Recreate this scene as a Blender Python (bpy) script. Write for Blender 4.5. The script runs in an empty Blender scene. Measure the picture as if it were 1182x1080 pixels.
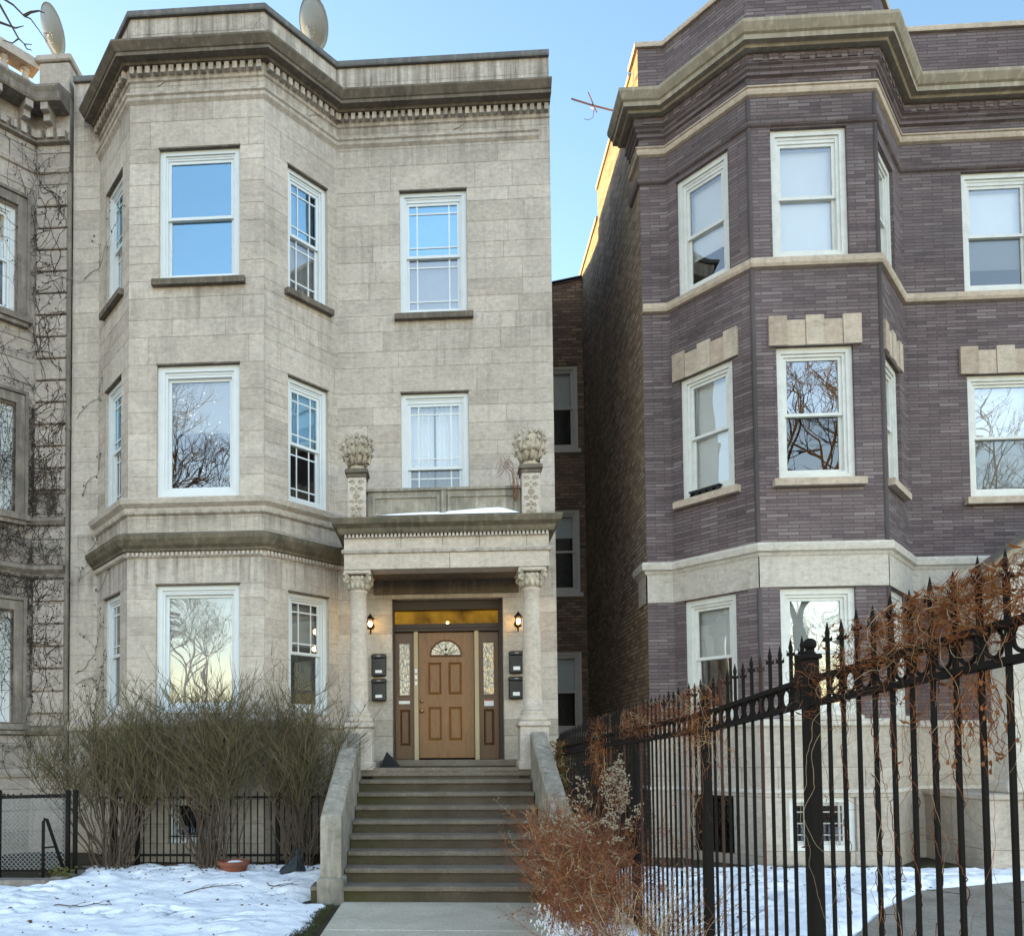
import bpy, math, random
from mathutils import Vector, Matrix
R=math.radians; PI=math.pi
scene=bpy.context.scene
col=scene.collection
rnd=random.Random(7)

# ------------------------------------------------------------------ materials
MATS={}
class NT:
    def __init__(s,name):
        m=bpy.data.materials.new(name); m.use_nodes=True; s.m=m; s.nt=m.node_tree
        s.b=s.nt.nodes['Principled BSDF']; s.out=s.nt.nodes['Material Output']; MATS[name]=m
    def n(s,t,**kw):
        nd=s.nt.nodes.new(t)
        for k,v in kw.items():
            if k.startswith('i_'): nd.inputs[k[2:].replace('_',' ')].default_value=v
            else: setattr(nd,k,v)
        return nd
    def l(s,a,b): s.nt.links.new(a,b)
    def coord(s,kind='Object',scale=(1,1,1)):
        tc=s.n('ShaderNodeTexCoord'); mp=s.n('ShaderNodeMapping'); mp.inputs['Scale'].default_value=scale
        s.l(tc.outputs[kind],mp.inputs['Vector']); return mp.outputs['Vector']
    def noise(s,vec,scale,detail=4,rough=.55,dist=0):
        nd=s.n('ShaderNodeTexNoise'); nd.inputs['Scale'].default_value=scale; nd.inputs['Detail'].default_value=detail
        nd.inputs['Roughness'].default_value=rough; nd.inputs['Distortion'].default_value=dist
        s.l(vec,nd.inputs['Vector']); return nd.outputs['Fac']
    def ramp(s,fac,stops):
        nd=s.n('ShaderNodeValToRGB'); e=nd.color_ramp.elements
        while len(e)<len(stops): e.new(.5)
        for i,(p,c) in enumerate(stops):
            e[i].position=p; e[i].color=(c[0],c[1],c[2],1) if not isinstance(c,(int,float)) else (c,c,c,1)
        s.l(fac,nd.inputs['Fac']); return nd.outputs['Color']
    def mix(s,fac,a,b,mode='MIX'):
        nd=s.n('ShaderNodeMix',data_type='RGBA',blend_type=mode)
        for ix,v in ((0,fac),(6,a),(7,b)):
            sock=nd.inputs[ix]
            if hasattr(v,'node'): s.l(v,sock)
            elif isinstance(v,(int,float)): sock.default_value=v if ix==0 else (v,v,v,1)
            else: sock.default_value=(v[0],v[1],v[2],1)
        return nd.outputs[2]
    def attr(s,name='tone'):
        nd=s.n('ShaderNodeAttribute',attribute_name=name); return nd.outputs['Fac']
    def bump(s,h,strength=.4,dist=.01,prev=None):
        nd=s.n('ShaderNodeBump'); nd.inputs['Strength'].default_value=strength; nd.inputs['Distance'].default_value=dist
        s.l(h,nd.inputs['Height'])
        if prev is not None: s.l(prev,nd.inputs['Normal'])
        return nd.outputs['Normal']
    def done(s,color,rough=.85,normal=None,metal=0,spec=.3):
        if hasattr(color,'node'): s.l(color,s.b.inputs['Base Color'])
        else: s.b.inputs['Base Color'].default_value=(color[0],color[1],color[2],1)
        if hasattr(rough,'node'): s.l(rough,s.b.inputs['Roughness'])
        else: s.b.inputs['Roughness'].default_value=rough
        s.b.inputs['Metallic'].default_value=metal; s.b.inputs['Specular IOR Level'].default_value=spec
        if normal is not None: s.l(normal,s.b.inputs['Normal'])
        return s.m

def stone_mat(name,c0,c1,c2,joint,stain=(.12,.11,.09),stain_amt=.35,bumpd=.012,streak=0.3,grime=False):
    """dressed limestone: per-block tone, weather stains, tooling"""
    t=NT(name); v=t.coord()
    tone=t.attr()
    base=t.ramp(tone,[(0,joint),(.06,joint),(.1,c0),(.5,c1),(1,c2)])
    n1=t.noise(v,1.1,6,.65,.6); n2=t.noise(v,14,5,.7); n3=t.noise(t.coord(scale=(6,6,.35)),1.6,4,.6)
    n4=t.noise(t.coord(scale=(1,1,3)),4.5,6,.7,.8)
    base=t.mix(t.ramp(n1,[(.38,0),(.72,stain_amt)]),base,stain)
    base=t.mix(t.ramp(n3,[(.52,0),(.78,streak)]),base,stain)
    base=t.mix(t.ramp(n4,[(.5,0),(.75,.22)]),base,tuple(min(1,x*1.35) for x in c2))
    base=t.mix(t.ramp(n4,[(.28,.30),(.44,0)]),base,stain)
    n6=t.noise(t.coord(scale=(1,1,2.6)),11,6,.8,.4); base=t.mix(t.ramp(n6,[(.38,.22),(.5,0)]),base,tuple(x*.55 for x in c0)); base=t.mix(t.ramp(n6,[(.54,0),(.68,.22)]),base,tuple(min(1,x*1.3) for x in c2))
    base=t.mix(.25,base,t.ramp(n2,[(.3,.25),(.7,.8)]),'OVERLAY')
    if grime:   # soot washed down from the ledges in vertical runs
        g=t.n('ShaderNodeSeparateXYZ'); t.l(v,g.inputs[0]); mr=t.n('ShaderNodeMapRange'); mr.inputs['From Max'].default_value=13.2; t.l(g.outputs[2],mr.inputs[0])
        zr_=t.ramp(mr.outputs[0],[(.300,0),(.346,.9),(.352,0),(.372,.1),(.398,.9),(.402,0),(.60,0),(.655,.45),(.664,0),(.835,0),(.90,.7),(.93,.9)])
        st_=t.noise(t.coord(scale=(5,5,.25)),1.8,5,.65,.2); mm=t.n('ShaderNodeMath',operation='MULTIPLY'); t.l(zr_,mm.inputs[0]); t.l(t.ramp(st_,[(.42,0),(.66,.9)]),mm.inputs[1])
        base=t.mix(mm.outputs[0],base,(.13,.115,.095))
        pn=t.noise(v,.75,5,.6,.9); base=t.mix(t.ramp(pn,[(.54,0),(.70,.22)]),base,(.27,.24,.205))
    nb=t.bump(t.noise(t.coord(scale=(1,1,2.2)),9,8,.75),.7,bumpd)
    nb=t.bump(n2,.35,.006,nb)
    return t.done(base,.9,nb,spec=.2)
stone_mat('greystone',(.425,.365,.31),(.52,.455,.39),(.58,.51,.44),(.36,.305,.25),stain_amt=.34,grime=True)
stone_mat('neighbour_stone',(.36,.31,.265),(.44,.38,.33),(.50,.44,.385),(.14,.12,.10),stain_amt=.35,bumpd=.03)
stone_mat('plinth_stone',(.30,.26,.21),(.38,.33,.265),(.46,.405,.33),(.16,.135,.10),stain_amt=.3)
stone_mat('buff_stone',(.42,.32,.25),(.53,.43,.335),(.55,.47,.38),(.16,.13,.10),stain_amt=.3)
stone_mat('band_stone',(.47,.42,.36),(.57,.52,.45),(.61,.56,.48),(.22,.19,.16),stain_amt=.22,streak=.2)
stone_mat('base_stone',(.38,.325,.265),(.46,.395,.325),(.52,.45,.38),(.2,.17,.14),stain_amt=.35)
stone_mat('column_stone',(.44,.375,.305),(.52,.445,.365),(.57,.495,.42),(.2,.175,.15),stain_amt=.18)

def dark_stone(name,c,moss,amt=.5,edge=(.03,.03,.028)):
    """weather-blackened cornice stone with moss and pale scraped places"""
    t=NT(name); v=t.coord(); n1=t.noise(v,2.2,6,.65,.5); n2=t.noise(v,9,6,.7); n3=t.noise(t.coord(scale=(5,5,.5)),2.5,5,.6)
    b=t.mix(t.ramp(n1,[(.35,0),(.65,amt)]),c,edge)
    b=t.mix(t.ramp(n3,[(.5,0),(.7,.5)]),b,tuple(min(1,x*1.7) for x in c))
    b=t.mix(t.ramp(n2,[(.5,0),(.72,.55)]),b,moss)
    nb=t.bump(n2,.6,.012)
    return t.done(b,.92,nb,spec=.2)
dark_stone('cornice_stone',(.17,.14,.11),(.10,.10,.065))
dark_stone('mossy_stone',(.17,.14,.10),(.07,.085,.03),.6)
dark_stone('tan_cornice',(.35,.30,.225),(.25,.21,.155),.3,(.10,.09,.07))
dark_stone('cheek_stone',(.33,.29,.235),(.10,.11,.05),.6,(.07,.07,.06))
dark_stone('nb_dark_stone',(.25,.215,.18),(.09,.08,.07),.5)
dark_stone('coping_metal',(.16,.155,.15),(.09,.09,.09),.4,(.07,.07,.07))
dark_stone('slate_roof',(.10,.105,.11),(.06,.06,.06),.4)
dark_stone('pale_carving',(.48,.415,.325),(.28,.24,.185),.35,(.15,.13,.10))

def brick_mat(name,c1,c2,mortar,bw,bh,ms,stain=(.05,.045,.045),samt=.3,bumpd=.008,var=None,offs=.5):
    t=NT(name); tc=t.n('ShaderNodeTexCoord'); uv=tc.outputs['UV']
    br=t.n('ShaderNodeTexBrick'); t.l(uv,br.inputs['Vector'])
    br.offset=offs
    for k,val in (('Scale',1),('Brick Width',bw),('Row Height',bh),('Mortar Size',ms),('Mortar Smooth',.2),('Bias',0)): br.inputs[k].default_value=val
    br.inputs['Color1'].default_value=(0,0,0,1); br.inputs['Color2'].default_value=(1,1,1,1); br.inputs['Mortar'].default_value=(.5,.5,.5,1)
    stops=var or [(0,c1),(1,c2)]
    bc=t.ramp(br.outputs['Color'],stops)
    v=t.coord(); n1=t.noise(v,.9,6,.6,.4); n2=t.noise(v,22,4,.7); n5=t.noise(v,.35,3,.5)
    bc=t.mix(t.ramp(n2,[(.3,0),(.8,.35)]),bc,tuple(min(1,x*1.6) for x in c2))
    bc=t.mix(br.outputs['Fac'],bc,mortar)
    bc=t.mix(t.ramp(n1,[(.4,0),(.75,samt)]),bc,stain)
    bc=t.mix(t.ramp(n5,[(.45,0),(.65,.18)]),bc,tuple(min(1,x*1.4) for x in c2))
    inv=t.n('ShaderNodeMath',operation='SUBTRACT'); inv.inputs[0].default_value=1; t.l(br.outputs['Fac'],inv.inputs[1])
    nb=t.bump(inv.outputs[0],.8,bumpd); nb=t.bump(n2,.4,.006,nb)
    return t.done(bc,.85,nb,spec=.25)
brick_mat('purple_brick',(.082,.064,.068),(.17,.14,.145),(.075,.064,.062),.30,.052,.0055,
   var=[(0,(.075,.052,.055)),(.3,(.125,.088,.088)),(.6,(.155,.112,.112)),(.85,(.17,.13,.129)),(1,(.235,.19,.182))],samt=.55,bumpd=.014)
brick_mat('common_brick',(.10,.062,.04),(.20,.125,.08),(.075,.06,.048),.21,.07,.009,
   var=[(0,(.06,.04,.03)),(.4,(.125,.075,.05)),(.8,(.18,.115,.07)),(1,(.24,.17,.10))],bumpd=.03,samt=.5)
brick_mat('sidewall_brick',(.17,.13,.09),(.27,.21,.13),(.12,.10,.075),.21,.07,.01,
   var=[(0,(.15,.09,.06)),(.4,(.27,.18,.12)),(.8,(.36,.26,.18)),(1,(.45,.34,.24))],bumpd=.035,samt=.35)

def paint(name,c,rough=.5,dirt=.12,spec=.4,metal=0,bump=.1):
    t=NT(name); v=t.coord(); n=t.noise(v,6,5,.65); n2=t.noise(v,40,3,.6)
    b=t.mix(t.ramp(n,[(.45,0),(.8,dirt)]),c,tuple(x*.35 for x in c))
    return t.done(b,rough,t.bump(n2,bump,.003),spec=spec,metal=metal)
paint('white_vinyl',(.64,.67,.68),.4,.12)
paint('cream_paint',(.66,.66,.62),.5,.3)
paint('grey_frame',(.36,.33,.30),.6,.2)
paint('black_iron',(.012,.010,.009),.75,.3,.12)
paint('rust_iron',(.045,.020,.014),.7,.5,.3)
paint('black_box',(.018,.018,.02),.4,.1,.4)
paint('dish_grey',(.27,.285,.285),.5,.25)
paint('bag_plastic',(.022,.028,.03),.5,.4,.3)
paint('label_white',(.75,.75,.72),.6,.1)
paint('label_red',(.4,.06,.05),.6,.1)
paint('brass',(.35,.22,.10),.35,.2,.5,.8)
paint('antenna_metal',(.33,.17,.15),.5,.3,.5,.3)
paint('terracotta',(.23,.085,.05),.85,.5,.15)
paint('grey_wood',(.22,.19,.17),.8,.4,.2)
paint('roof_tar',(.05,.05,.05),.9,.3,.2)
paint('galvanised',(.34,.35,.34),.5,.3,.5,.3)
paint('blind_white',(.80,.83,.86),.8,.06,.2)
paint('blind_grey',(.50,.51,.52),.8,.15,.2)
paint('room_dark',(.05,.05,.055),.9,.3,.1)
paint('jamb_cream',(.42,.33,.20),.6,.2)
paint('dark_brown_wood',(.035,.018,.011),.5,.3,.4)
paint('bark',(.10,.075,.055),.9,.5,.1)
paint('hedge_twig',(.105,.090,.045),.9,.4,.1)
paint('hedge_stem',(.10,.075,.055),.9,.5,.1)
paint('hedge_twig_tan',(.15,.115,.075),.9,.4,.1)
paint('vine_grey',(.05,.04,.033),.95,.5,.1)
paint('vine_orange',(.30,.115,.045),.9,.5,.1)
paint('vine_rust',(.15,.058,.032),.9,.5,.1)
paint('stalk_straw',(.45,.34,.20),.9,.3,.1)
paint('shrub_russet',(.20,.08,.048),.9,.4,.1)
paint('seed_fluff',(.36,.30,.22),.95,.2,.1)
paint('dead_leaf',(.13,.07,.035),.9,.4,.1)
paint('ivy_green',(.10,.10,.035),.9,.4,.1)

def wood_mat(name,c0,c1):
    t=NT(name); v=t.coord(scale=(14,14,.9)); n=t.noise(v,2.2,6,.7,1.5); n2=t.noise(t.coord(),1.3,3,.5)
    b=t.ramp(n,[(.3,c0),(.55,c1),(.75,c0)])
    b=t.mix(t.ramp(n2,[(.4,0),(.7,.3)]),b,c0)
    return t.done(b,.42,t.bump(n,.25,.003),spec=.45)
wood_mat('oak_door',(.095,.038,.010),(.225,.098,.024))
wood_mat('oak_side',(.06,.025,.009),(.125,.054,.017))

def glass(name,tint,fmin,fmul=1.0,bumpy=0,rough=0.0,refl=(1,1,1),scale=1.2):
    m=bpy.data.materials.new(name); m.use_nodes=True; nt=m.node_tree; nt.nodes.clear(); MATS[name]=m
    o=nt.nodes.new('ShaderNodeOutputMaterial'); mx=nt.nodes.new('ShaderNodeMixShader')
    tr=nt.nodes.new('ShaderNodeBsdfTransparent'); tr.inputs[0].default_value=(*tint,1)
    gl=nt.nodes.new('ShaderNodeBsdfGlossy'); gl.inputs['Roughness'].default_value=rough; gl.inputs[0].default_value=(*refl,1)
    fr=nt.nodes.new('ShaderNodeFresnel'); fr.inputs[0].default_value=1.5
    ma=nt.nodes.new('ShaderNodeMath'); ma.operation='MULTIPLY_ADD'; ma.inputs[1].default_value=fmul; ma.inputs[2].default_value=fmin; ma.use_clamp=True
    nt.links.new(fr.outputs[0],ma.inputs[0]); nt.links.new(ma.outputs[0],mx.inputs[0])
    nt.links.new(tr.outputs[0],mx.inputs[1]); nt.links.new(gl.outputs[0],mx.inputs[2]); nt.links.new(mx.outputs[0],o.inputs[0])
    if bumpy:
        tc=nt.nodes.new('ShaderNodeTexCoord'); no=nt.nodes.new('ShaderNodeTexNoise'); no.inputs['Scale'].default_value=scale; no.inputs['Detail'].default_value=1
        bu=nt.nodes.new('ShaderNodeBump'); bu.inputs['Strength'].default_value=bumpy; bu.inputs['Distance'].default_value=.02
        nt.links.new(tc.outputs['Object'],no.inputs['Vector']); nt.links.new(no.outputs['Fac'],bu.inputs['Height']); nt.links.new(bu.outputs[0],gl.inputs['Normal']); nt.links.new(bu.outputs[0],fr.inputs['Normal'])
    return m
glass('glass_reflective',(.62,.8,.95),.36,1.0,.25,refl=(.55,.84,1.0))
glass('glass_clear',(.86,.88,.88),.10,1.6,.25)
glass('glass_screen',(.42,.44,.44),.05,1.2,.10)
glass('glass_mid',(.7,.72,.72),.18,1.2,.25)

def leaded(name,warm):
    t=NT(name); v=t.coord(); vo=t.n('ShaderNodeTexVoronoi',feature='DISTANCE_TO_EDGE'); vo.inputs['Scale'].default_value=16; 
    mp=t.n('ShaderNodeMapping'); mp.inputs['Scale'].default_value=(1.6,1,.55); t.l(v,mp.inputs['Vector']); t.l(mp.outputs[0],vo.inputs['Vector'])
    n=t.noise(v,9,4,.7,1)
    c=t.ramp(n,[(.3,(.10,.10,.09)),(.5,(.35,.32,.25)),(.65,warm),(.8,(.7,.68,.6))])
    c=t.mix(t.ramp(vo.outputs['Distance'],[(.02,1),(.06,0)]),c,(.05,.045,.035))
    t.l(c,t.b.inputs['Emission Color']); t.b.inputs['Emission Strength'].default_value=.10
    return t.done(c,.15,t.bump(vo.outputs['Distance'],.5,.02),spec=.6)
leaded('leaded_glass',(.45,.42,.33)); leaded('leaded_glass_warm',(.75,.5,.2))

def emit(name,c,s):
    m=bpy.data.materials.new(name); m.use_nodes=True; b=m.node_tree.nodes['Principled BSDF']
    b.inputs['Base Color'].default_value=(*c,1); b.inputs['Emission Color'].default_value=(*c,1); b.inputs['Emission Strength'].default_value=s; MATS[name]=m
emit('bulb',(1,.62,.2),6)
emit('fairy_light',(1,.9,.85),.22)

def snow_mat():
    t=NT('snow'); v=t.coord(); n=t.noise(v,3,6,.6); n2=t.noise(v,30,5,.7); n3=t.noise(v,7,5,.75)
    c=t.mix(t.ramp(n,[(.3,0),(.8,.35)]),(.90,.90,.91),(.78,.80,.85))
    c=t.mix(t.ramp(n3,[(.63,0),(.72,.6)]),c,(.33,.27,.2))
    nb=t.bump(n,.7,.06); nb=t.bump(n2,.5,.012,nb)
    t.b.inputs['Subsurface Weight'].default_value=.0
    return t.done(c,.7,nb,spec=.3)
snow_mat()
def concrete(name,c0,c1,dirt,moss=None,damt=.5):
    t=NT(name); v=t.coord(); n=t.noise(v,1.7,6,.65,.3); n2=t.noise(v,30,5,.75); n3=t.noise(v,110,2,.5)
    c=t.ramp(n,[(.3,c0),(.7,c1)])
    c=t.mix(t.ramp(n2,[(.45,0),(.7,damt)]),c,dirt)
    c=t.mix(.3,c,t.ramp(n3,[(.3,.3),(.7,.7)]),'OVERLAY')
    if moss:
        g=t.n('ShaderNodeSeparateXYZ'); t.l(v,g.inputs[0])
        mr=t.n('ShaderNodeMapRange'); mr.inputs['From Min'].default_value=.3; mr.inputs['From Max'].default_value=-1.2; t.l(g.outputs[0],mr.inputs[0])
        mm=t.n('ShaderNodeMath',operation='MULTIPLY'); t.l(mr.outputs[0],mm.inputs[0]); t.l(t.ramp(t.noise(v,2.5,5,.7),[(.35,.1),(.6,.85)]),mm.inputs[1])
        c=t.mix(mm.outputs[0],c,moss)
    nb=t.bump(n2,.4,.008)
    return t.done(c,.9,nb,spec=.2)
concrete('walk_concrete',(.46,.40,.30),(.64,.56,.44),(.20,.18,.12),damt=.6)
concrete('path_concrete',(.24,.20,.155),(.40,.34,.27),(.10,.085,.065),damt=.7)
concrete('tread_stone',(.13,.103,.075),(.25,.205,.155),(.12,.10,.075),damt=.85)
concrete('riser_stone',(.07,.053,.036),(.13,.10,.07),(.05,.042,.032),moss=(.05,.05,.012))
concrete('soil',(.035,.028,.02),(.075,.055,.036),(.05,.055,.02))
concrete('asphalt',(.045,.045,.045),(.06,.06,.06),(.03,.03,.03))
concrete('grass_turf',(.045,.05,.018),(.09,.085,.035),(.05,.04,.02))

# ------------------------------------------------------------------ mesh builder
class MB:
    def __init__(s): s.v=[];s.f=[];s.t=[];s.uv=[];s.m=[]
    def face(s,pts,tone=.5,uv=None,mi=0):
        i=len(s.v); s.v+= [tuple(p) for p in pts]; s.f.append(tuple(range(i,i+len(pts)))); s.t.append(tone); s.m.append(mi)
        s.uv+= (uv if uv else [(p[0]+p[1],p[2]) for p in pts])
    def hexa(s,c,tone=.5,mi=0):
        """c: 8 corners, bottom 4 ccw then top 4"""
        for q in ((0,3,2,1),(4,5,6,7),(0,1,5,4),(1,2,6,5),(2,3,7,6),(3,0,4,7)):
            s.face([c[k] for k in q],tone,None,mi)
    def box(s,x0,x1,y0,y1,z0,z1,tone=.5,mi=0):
        s.hexa([(x0,y0,z0),(x1,y0,z0),(x1,y1,z0),(x0,y1,z0),(x0,y0,z1),(x1,y0,z1),(x1,y1,z1),(x0,y1,z1)],tone,mi)
    def cbox(s,x0,x1,y0,y1,z0,z1,b=.015,tone=.5,mi=0):
        """box with chamfered edges"""
        b=min(b,(x1-x0)*.4,(y1-y0)*.4,(z1-z0)*.4)
        def ring(z,i): return [(x0+i,y0+i+0,z),(x1-i,y0+i,z),(x1-i,y1-i,z),(x0+i,y1-i,z)]
        def oct(z,i):
            a=b+i
            return [(x0+a,y0+i,z),(x1-a,y0+i,z),(x1-i,y0+a,z),(x1-i,y1-a,z),(x1-a,y1-i,z),(x0+a,y1-i,z),(x0+i,y1-a,z),(x0+i,y0+a,z)]
        rs=[oct(z0,b),oct(z0+b,0),oct(z1-b,0),oct(z1,b)]
        s.face(rs[0][::-1],tone,None,mi); s.face(rs[3],tone,None,mi)
        for a,c in zip(rs,rs[1:]):
            for k in range(8): s.face([a[k],a[(k+1)%8],c[(k+1)%8],c[k]],tone,None,mi)
    def wbox(s,W,s0,s1,d0,d1,z0,z1,tone=.5,mi=0):
        F=W.F
        s.hexa([F(s0,d0,z0),F(s1,d0,z0),F(s1,d1,z0),F(s0,d1,z0),F(s0,d0,z1),F(s1,d0,z1),F(s1,d1,z1),F(s0,d1,z1)],tone,mi)
    def ring(s,W,s0,s1,z0,z1,w,d0,d1,tone=.5,wb=None):
        wb=w if wb is None else wb
        s.wbox(W,s0,s0+w,d0,d1,z0,z1,tone); s.wbox(W,s1-w,s1,d0,d1,z0,z1,tone)
        s.wbox(W,s0+w,s1-w,d0,d1,z1-w,z1,tone); s.wbox(W,s0+w,s1-w,d0,d1,z0,z0+wb,tone)
    def sweep(s,prof,path,tone=.5,cap=True,mi=0):
        """prof [(out,z)] bottom to top, path plan points; outward = right of travel"""
        n=len(path); offs=[]
        for i in range(n):
            ns=[]
            if i>0: d=Vector((path[i][0]-path[i-1][0],path[i][1]-path[i-1][1])).normalized(); ns.append(Vector((d.y,-d.x)))
            if i<n-1: d=Vector((path[i+1][0]-path[i][0],path[i+1][1]-path[i][1])).normalized(); ns.append(Vector((d.y,-d.x)))
            if len(ns)==1: offs.append(ns[0])
            else:
                m=(ns[0]+ns[1]).normalized(); offs.append(m/max(.3,m.dot(ns[0])))
        ring=[[(path[i][0]+offs[i].x*o,path[i][1]+offs[i].y*o,z) for o,z in prof] for i in range(n)]
        L=0
        for i in range(n-1):
            l=math.hypot(path[i+1][0]-path[i][0],path[i+1][1]-path[i][1])
            for k in range(len(prof)-1):
                s.face([ring[i][k],ring[i+1][k],ring[i+1][k+1],ring[i][k+1]],tone,[(L,prof[k][1]),(L+l,prof[k][1]),(L+l,prof[k+1][1]),(L,prof[k+1][1])],mi)
            L+=l
        if cap:
            s.face(ring[0],tone,None,mi); s.face(ring[-1][::-1],tone,None,mi)
    def dentils(s,path,z0,z1,out,w,gap,inn=-.02,tone=.6):
        for i in range(len(path)-1):
            W=Wall(path[i],path[i+1]); n=max(1,int(W.L/(w+gap))); st=W.L/n
            for k in range(n): s.wbox(W,k*st+gap/2,k*st+gap/2+(st-gap),-out,-inn if False else .01,z0,z1,tone)
    def tube(s,pts,r0,r1=None,n=3,mi=0,tone=.5,cap=False):
        r1=r0 if r1 is None else r1; prev=None; N=len(pts)
        i0=len(s.v)
        for i,p in enumerate(pts):
            p=Vector(p); d=Vector(pts[min(i+1,N-1)])-Vector(pts[max(i-1,0)])
            if d.length<1e-9: d=Vector((0,0,1))
            d.normalize(); a=Vector((0,0,1)) if abs(d.z)<.9 else Vector((1,0,0))
            u=d.cross(a).normalized(); w=d.cross(u); r=r0+(r1-r0)*i/max(1,N-1)
            for k in range(n):
                an=2*PI*k/n; s.v.append(tuple(p+u*math.cos(an)*r+w*math.sin(an)*r))
        for i in range(N-1):
            for k in range(n):
                a=i0+i*n+k; b=i0+i*n+(k+1)%n
                s.f.append((a,b,b+n,a+n)); s.t.append(tone); s.m.append(mi); s.uv+=[(0,0)]*4
        if cap:
            s.f.append(tuple(i0+k for k in range(n))[::-1]); s.t.append(tone); s.m.append(mi); s.uv+=[(0,0)]*n
            s.f.append(tuple(i0+(N-1)*n+k for k in range(n))); s.t.append(tone); s.m.append(mi); s.uv+=[(0,0)]*n
    def lathe(s,prof,cx,cy,n=20,mi=0,tone=.5,sq=None):
        """prof [(r,z)]"""
        i0=len(s.v)
        for r,z in prof:
            for k in range(n): a=2*PI*k/n; s.v.append((cx+r*math.cos(a),cy+r*math.sin(a),z))
        for i in range(len(prof)-1):
            for k in range(n):
                a=i0+i*n+k; b=i0+i*n+(k+1)%n; s.f.append((a,b,b+n,a+n)); s.t.append(tone); s.m.append(mi); s.uv+=[(0,0)]*4
        for ii,rev in ((0,True),(len(prof)-1,False)):
            t=tuple(i0+ii*n+k for k in range(n)); s.f.append(t[::-1] if rev else t); s.t.append(tone); s.m.append(mi); s.uv+=[(0,0)]*n
    def blob(s,c,rx,ry,rz,n=8,m=6,jit=0,rn=rnd,mi=0,tone=.5):
        i0=len(s.v)
        for i in range(m+1):
            th=PI*i/m
            for k in range(n):
                a=2*PI*k/n; j=1+rn.uniform(-jit,jit)
                s.v.append((c[0]+rx*j*math.sin(th)*math.cos(a),c[1]+ry*j*math.sin(th)*math.sin(a),c[2]-rz*j*math.cos(th)))
        for i in range(m):
            for k in range(n):
                a=i0+i*n+k; b=i0+i*n+(k+1)%n; s.f.append((a,b,b+n,a+n)); s.t.append(tone); s.m.append(mi); s.uv+=[(0,0)]*4
    def build(s,name,mat,parent=None,smooth=False,kind=None):
        off=Vector((0,0,0)); p=parent
        while p is not None: off+=Vector(p.location); p=p.parent
        me=bpy.data.meshes.new(name); me.from_pydata([(x-off.x,y-off.y,z-off.z) for x,y,z in s.v],[],s.f)
        mats=mat if isinstance(mat,(list,tuple)) else [mat]
        for q in mats: me.materials.append(MATS[q])
        me.polygons.foreach_set('material_index',s.m)
        at=me.attributes.new('tone','FLOAT','FACE'); at.data.foreach_set('value',s.t)
        ul=me.uv_layers.new(name='UVMap'); ul.data.foreach_set('uv',[c for p in s.uv for c in p])
        if smooth: me.polygons.foreach_set('use_smooth',[True]*len(s.f))
        me.update()
        o=bpy.data.objects.new(name,me); col.objects.link(o)
        if parent is not None: o.parent=parent
        if kind: o['kind']=kind
        return o
class Wall:
    """vertical wall through plan points; d = depth inwards, outward = right of travel"""
    def __init__(s,p0,p1,so=0):
        s.p0=p0; s.p1=p1; s.L=math.hypot(p1[0]-p0[0],p1[1]-p0[1]); s.dx=(p1[0]-p0[0])/s.L; s.dy=(p1[1]-p0[1])/s.L; s.so=so
    def F(s,a,d,z): return (s.p0[0]+s.dx*a-s.dy*d, s.p0[1]+s.dy*a+s.dx*d, z)
def walls_of(path):
    out=[];so=0
    for a,b in zip(path,path[1:]): w=Wall(a,b,so); so+=w.L; out.append(w)
    return out
def cells(W,z0,z1,ops):
    ss=sorted({0,W.L,*[max(0,min(W.L,o[0])) for o in ops],*[max(0,min(W.L,o[1])) for o in ops]})
    zs=sorted({z0,z1,*[max(z0,min(z1,o[2])) for o in ops],*[max(z0,min(z1,o[3])) for o in ops]})
    for a,b in zip(ss,ss[1:]):
        for c,d in zip(zs,zs[1:]):
            ms,mz=(a+b)/2,(c+d)/2
            if b-a<1e-5 or d-c<1e-5: continue
            if any(o[0]<ms<o[1] and o[2]<mz<o[3] for o in ops): continue
            yield a,b,c,d
def plain_wall(mb,W,z0,z1,ops=(),d=0,tone=.03,rev=.2,revtone=.45):
    for a,b,c,e in cells(W,z0,z1,ops):
        mb.face([W.F(a,d,c),W.F(b,d,c),W.F(b,d,e),W.F(a,d,e)],tone,[(W.so+a,c),(W.so+b,c),(W.so+b,e),(W.so+a,e)])
    for o in ops:
        s0,s1,a,b=o[0],o[1],max(z0,o[2]),min(z1,o[3])
        for n_,(q,uv) in enumerate((([W.F(s0,d,a),W.F(s0,d,b),W.F(s0,rev,b),W.F(s0,rev,a)],[(s0,a),(s0,b),(s0+rev,b),(s0+rev,a)]),
                  ([W.F(s1,d,b),W.F(s1,d,a),W.F(s1,rev,a),W.F(s1,rev,b)],[(s1,b),(s1,a),(s1+rev,a),(s1+rev,b)]),
                  ([W.F(s0,d,b),W.F(s1,d,b),W.F(s1,rev,b),W.F(s0,rev,b)],[(s0,b),(s1,b),(s1,b+rev),(s0,b+rev)]),
                  ([W.F(s0,d,a),W.F(s0,rev,a),W.F(s1,rev,a),W.F(s1,d,a)],[(s0,a),(s0,a-rev),(s1,a-rev),(s1,a)]))):
            if (n_==2 and o[3]>=z1-1e-6) or (n_==3 and o[2]<=z0+1e-6): continue
            mb.face(q,revtone,[(W.so+x,y) for x,y in uv])
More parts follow.
